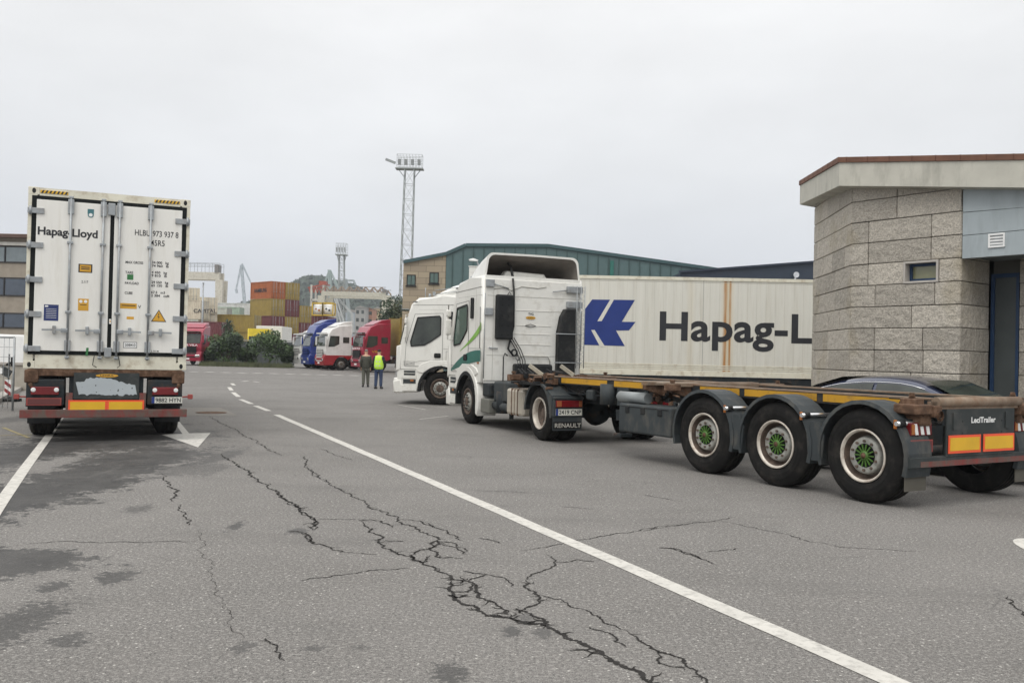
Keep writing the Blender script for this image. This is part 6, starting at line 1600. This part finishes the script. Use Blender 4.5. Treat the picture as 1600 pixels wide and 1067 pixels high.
# white chimney box and lamp in front of warehouse
wb_ = rk(739, 50); t = thing('white_box_unit', 'white box unit showing above the cab roofs', 'equipment', wb_); za = P(739, 417, 50).z
b = MB(); b.b2(-.33, .33, 0, .8, 0, za, bev=.03); obj('casing', b, M['wdull'], t); b = MB(); b.b2(-.36, .36, -.03, .83, za, za+.05); obj('lid', b, M['wdull'], t)
sl = thing('street_lamp', 'small white street lamp over the white box unit', 'lamp', rk(744, 51)); za = P(744, 408, 51).z
b = MB(); b.tube([(0, 0, 0), (0, 0, za-.2), (-.1, 0, za)], [.07, .05, .04], 8); obj('pole', b, M['zinc'], sl)
b = MB(); b.prism([(-.55, za+.08), (-.3, za+.15), (0, za+.05), (-.05, za-.02), (-.5, za-.0)], -.12, .12, 'Y', bev=.03); obj('lamp_head', b, M['white'], sl)

# ---- hill and far town
hl = MB(); rnd = random.Random(4); rows = []
hp = [(300, 500), (330, 490), (360, 483), (380, 480), (400, 476), (440, 468), (455, 457), (468, 446), (482, 438), (500, 437), (512, 443), (530, 445), (548, 450), (570, 461), (600, 466), (640, 478), (700, 490), (800, 505)]
top = []
for (u0, v0), (u1, v1) in zip(hp, hp[1:]):
    for k in range(6):
        t_ = k/6; top.append(P(u0+(u1-u0)*t_, v0+(v1-v0)*t_, 700))
n = len(top)
for j in range(7):
    f_ = j/6; row = []
    for i, p in enumerate(top): row.append(V(p.x*(1-.25*(1-f_))+0, 500+200*f_+rnd.uniform(-8, 8), max(0, p.z*math.sin(f_*math.pi/2)**.8+rnd.uniform(-1.5, 1.5)*(f_ > 0))))
    rows.append(row)
rows.append([V(p.x, 1000, 0) for p in top]); hl.grid(rows)
struct('hill', hl, mat('hill_scrub', (.035, .045, .032), .98, var=.5, scale=.09, spec=.1), 'wooded hill beyond the port', 'hill')
hw_ = MB(); 
for i in range(9000):
    p = rnd.choice(top[6:-10]); f_ = rnd.uniform(.35, 1.0); c_ = V(p.x*(1-.25*(1-f_))+rnd.uniform(-4, 4), 500+200*f_, p.z*math.sin(f_*math.pi/2)**.8+rnd.uniform(-1.8, 1.6)); a_ = V(rnd.gauss(0, 1), rnd.gauss(0, .5), rnd.gauss(0, 1)).normalized()*rnd.uniform(1, 2.4); b2_ = a_.orthogonal().normalized()*rnd.uniform(.8, 2.0)
    hw_.face([c_+a_, c_+b2_, c_-a_, c_-b2_])
tag(obj('hillside_wood', hw_, mat('far_foliage', (.045, .065, .045), .9, var=.4, scale=.1), recalc=False), 'dark wood covering the distant hill', 'wood', kind='stuff')
for i, (u, v0, ww, hh, col, nm) in enumerate(((503, 438, 9, 12, (.28, .1, .07), 'small red roofed tower on top of the distant hill'), (563, 481, 16, 9, (.36, .35, .33), 'pale town block behind the zigzag truss'), (577, 483, 9, 10, (.42, .2, .12), 'brick coloured town block at the foot of the hill'), (548, 488, 30, 8, (.36, .4, .44), 'long grey blue harbour shed behind the trucks'), (592, 482, 16, 10, (.46, .36, .22), 'ochre harbour building left of the tree'), (525, 484, 16, 9, (.45, .45, .43), 'light grey block below the jib cranes'), (572, 492, 24, 7, (.5, .2, .13), 'low orange red shed behind the row of trucks'))):
    Y_ = 640 if i == 0 else 330+i*8; p_ = P(u, v0, Y_); s = Y_/F
    t = thing('distant_building', nm, 'building', (p_.x, Y_, 0)); b = MB(); w_ = ww*s*(.4 if i == 0 else 1)
    b.b2(-w_/2, w_/2, 0, 12, 0, p_.z); obj('wall', b, mat('far_wall', col, .9), t)
    b = MB(); 
    nx = max(2, int(w_/2.5))
    for j in range(3):
        for k in range(nx): x = -w_/2+w_*(k+.5)/nx; b.b2(x-.5, x+.5, -.1, 0, p_.z-2.2-j*3, p_.z-.9-j*3)
    islands('window', b, M['glass'], t)
    b = MB(); b.prism([(-w_/2-.3, p_.z), (w_/2+.3, p_.z), (0, p_.z+w_*.12+.3)], -.3, 12.3, 'Y'); obj('roof', b, M['terra'] if i in (0, 2, 6) else mat('far_roof', (.3, .28, .26), .9), t)

# ---- left: office building, barrier, sign, fence
lb = thing('office_building', 'two storey office building with long window bands at the left edge', 'building', rk(44, 46), R(0))
aL = rk(44, 46); zf = lambda v: P(30, v, 46).z
zt = zf(372); 
b = MB(); b.b2(-12, 0, 0, 10, 0, zt); obj('wall', b, mat('concrete_tan', (.30, .26, .21), .85, var=.1, dirt=(.2, .17, .14), damt=.5), lb)
b = MB(); b.b2(-12.2, .25, -.35, 10.2, zt, zf(367)); b.b2(-12.2, .25, -.40, -.35, zt-.02, zf(368), 1); obj('roof', b, [M['terra'], mat('brown_fascia', (.10, .06, .045), .7)], lb)
b = MB(); b.b2(-12.1, .1, -.12, 0, zf(384), zf(379)); obj('cornice', b, mat('white_band', (.55, .53, .48), .7), lb)
for (va, vb) in ((385, 411), (434, 463), (489, 513)):
    za, zb = zf(va), zf(vb)
    for i in range(9):
        xa = -11.8+i*1.31; xb = xa+1.305
        b = MB(); b.b2(xa, xb, -.06, 0, zb, zb+.04); b.b2(xa, xb, -.06, 0, za-.04, za); b.b2(xa, xa+.03, -.06, 0, zb+.04, za-.04); b.b2(xb-.03, xb, -.06, 0, zb+.04, za-.04)
        wo = obj('window', b, M['ink'], lb); b = MB(); b.b2(xa+.05, xb-.05, -.03, -.01, zb+.06, za-.06); obj('pane', b, mat('office_glass', (.16, .19, .20) if va < 400 else (.06, .075, .10), .12, spec=.8), wo)
vn = thing('parked_van', 'long white van parked in front of the left office building', 'van', rk(38, 40), R(90))
# van oriented along x; local y forward = -X world
b = MB(); b.prism([(0, .35), (0, 1.95), (3.9, 1.98), (4.5, 1.35), (5.2, 1.05), (5.3, .4)], 0, 1.9, 'X', bev=.08); obj('body', b, M['white'], vn)
b = MB(); b.prism([(3.0, 1.75), (3.9, 1.75), (4.3, 1.35), (3.0, 1.3)], -.012, 0, 'X'); obj('side_window', b, M['glass'], vn)
for y in (.9, 4.4):
    for x, s in ((0, -1), (1.9, 1)):
        t_ = MB(); t_.lathe([(.02, .2), (0, .22), (.0, .29), (.03, .33), (.17, .33), (.2, .2)], (x, y, .33), 'X', 20, 0, -s); obj('wheel', t_, M['tyre'], vn)
# concrete low wall / ramp blocks
wl = thing('concrete_wall', 'low pale concrete wall in front of the office building', 'wall', rk(46, 30)); b = MB(); b.b2(-6, 0, 0, .3, 0, .85); obj('wall', b, mat('pale_concrete', (.36, .33, .28), .85, dirt=(.2, .18, .15)), wl)
b = MB(); b.b2(-6.05, .05, -.05, .35, .85, .93); obj('coping', b, mat('coping', (.40, .37, .33), .8), wl)
mf = thing('mesh_panel', 'grey mesh fence panel standing at the far left', 'fence', rk(22, 21)); b = MB()
zt_ = P(10, 527, 21).z
for i in range(14): b.tube([(-.12*i, 0, .05), (-.12*i, 0, zt_)], .006, 4)
for i in range(8): b.tube([(-1.6, 0, .1+i*(zt_-.1)/7), (0, 0, .1+i*(zt_-.1)/7)], .005, 4)
obj('mesh', b, M['zinc'], mf); b = MB(); b.tube([(0, 0, 0), (0, 0, zt_)], .025, 8); b.tube([(-1.65, 0, 0), (-1.65, 0, zt_)], .025, 8); b.tube([(0, 0, zt_), (-1.65, 0, zt_)], .02, 8); obj('frame', b, M['zinc'], mf)
sp_ = G(14, 627); sg_ = thing('roadwork_beacon', 'roadwork marker with red and white diagonal panel at the left edge', 'sign', sp_)
s_ = (F/ sp_.y); H_ = lambda v: P(14, v, sp_.y).z
b = MB(); b.b2(-.12, .05, -.02, .02, H_(616), H_(593), 0)
za, zb = H_(616), H_(593)
for k in range(2): b.prism([(-.12, zb-.02-k*.2), (-.12, zb-.12-k*.2), (.05, zb-.24-k*.2), (.05, zb-.14-k*.2)], -.024, -.02, 'Y', 1)
obj('striped_panel', b, [M['white'], mat('dull_red', (.25, .03, .03), .5)], sg_)
b = MB(); b.box((-.08, -.06, H_(581)), (.30, .03, .22), Matrix.Rotation(.5, 3, 'Y')); b.b2(-.35, -.15, -.1, -.08, H_(584), H_(575), 1); obj('tilted_panel', b, [M['panelgrey'], M['white']], sg_)
b = MB(); b.tube([(-.03, 0, .05), (-.03, 0, H_(553))], .02, 8); b.tube([(-.1, 0, H_(570)), (.05, 0, H_(566))], .03, 8); b.tube([(.04, 0, H_(572)), (.04, 0, H_(558))], .025, 8); obj('post', b, M['black'], sg_)
b = MB(); b.b2(-.25, .25, -.2, .2, 0, .08, bev=.02); b.tube([(.05, -.1, .10), (.3, -.1, .06)], .05, 8); obj('base', b, M['black'], sg_)
kb = MB(); a = G(45, 600); b_ = G(-30, 640); kb.bar((a.x, a.y, .06), (b_.x, b_.y, .06), .3, .12); struct('kerb', kb, mat('kerb_stone', (.3, .28, .25), .9), 'pale kerb at the left edge', 'kerb')

hz = MB(); hz.b2(-720, 720, -60, 1020, -1, 75)
hm = bpy.data.materials.new('haze_air'); hm.use_nodes = True; hn = hm.node_tree; hn.nodes.remove(hn.nodes['Principled BSDF'])
pv = hn.nodes.new('ShaderNodeVolumePrincipled'); pv.inputs['Color'].default_value = (.86, .9, .95, 1); pv.inputs['Density'].default_value = .00042; pv.inputs['Anisotropy'].default_value = .2
hn.links.new(pv.outputs[0], hn.nodes['Material Output'].inputs['Volume'])
tag(obj('haze', hz, hm), 'thin pale haze over the port', 'haze', kind='stuff')
# smooth shading on curved meshes where marked already; finish
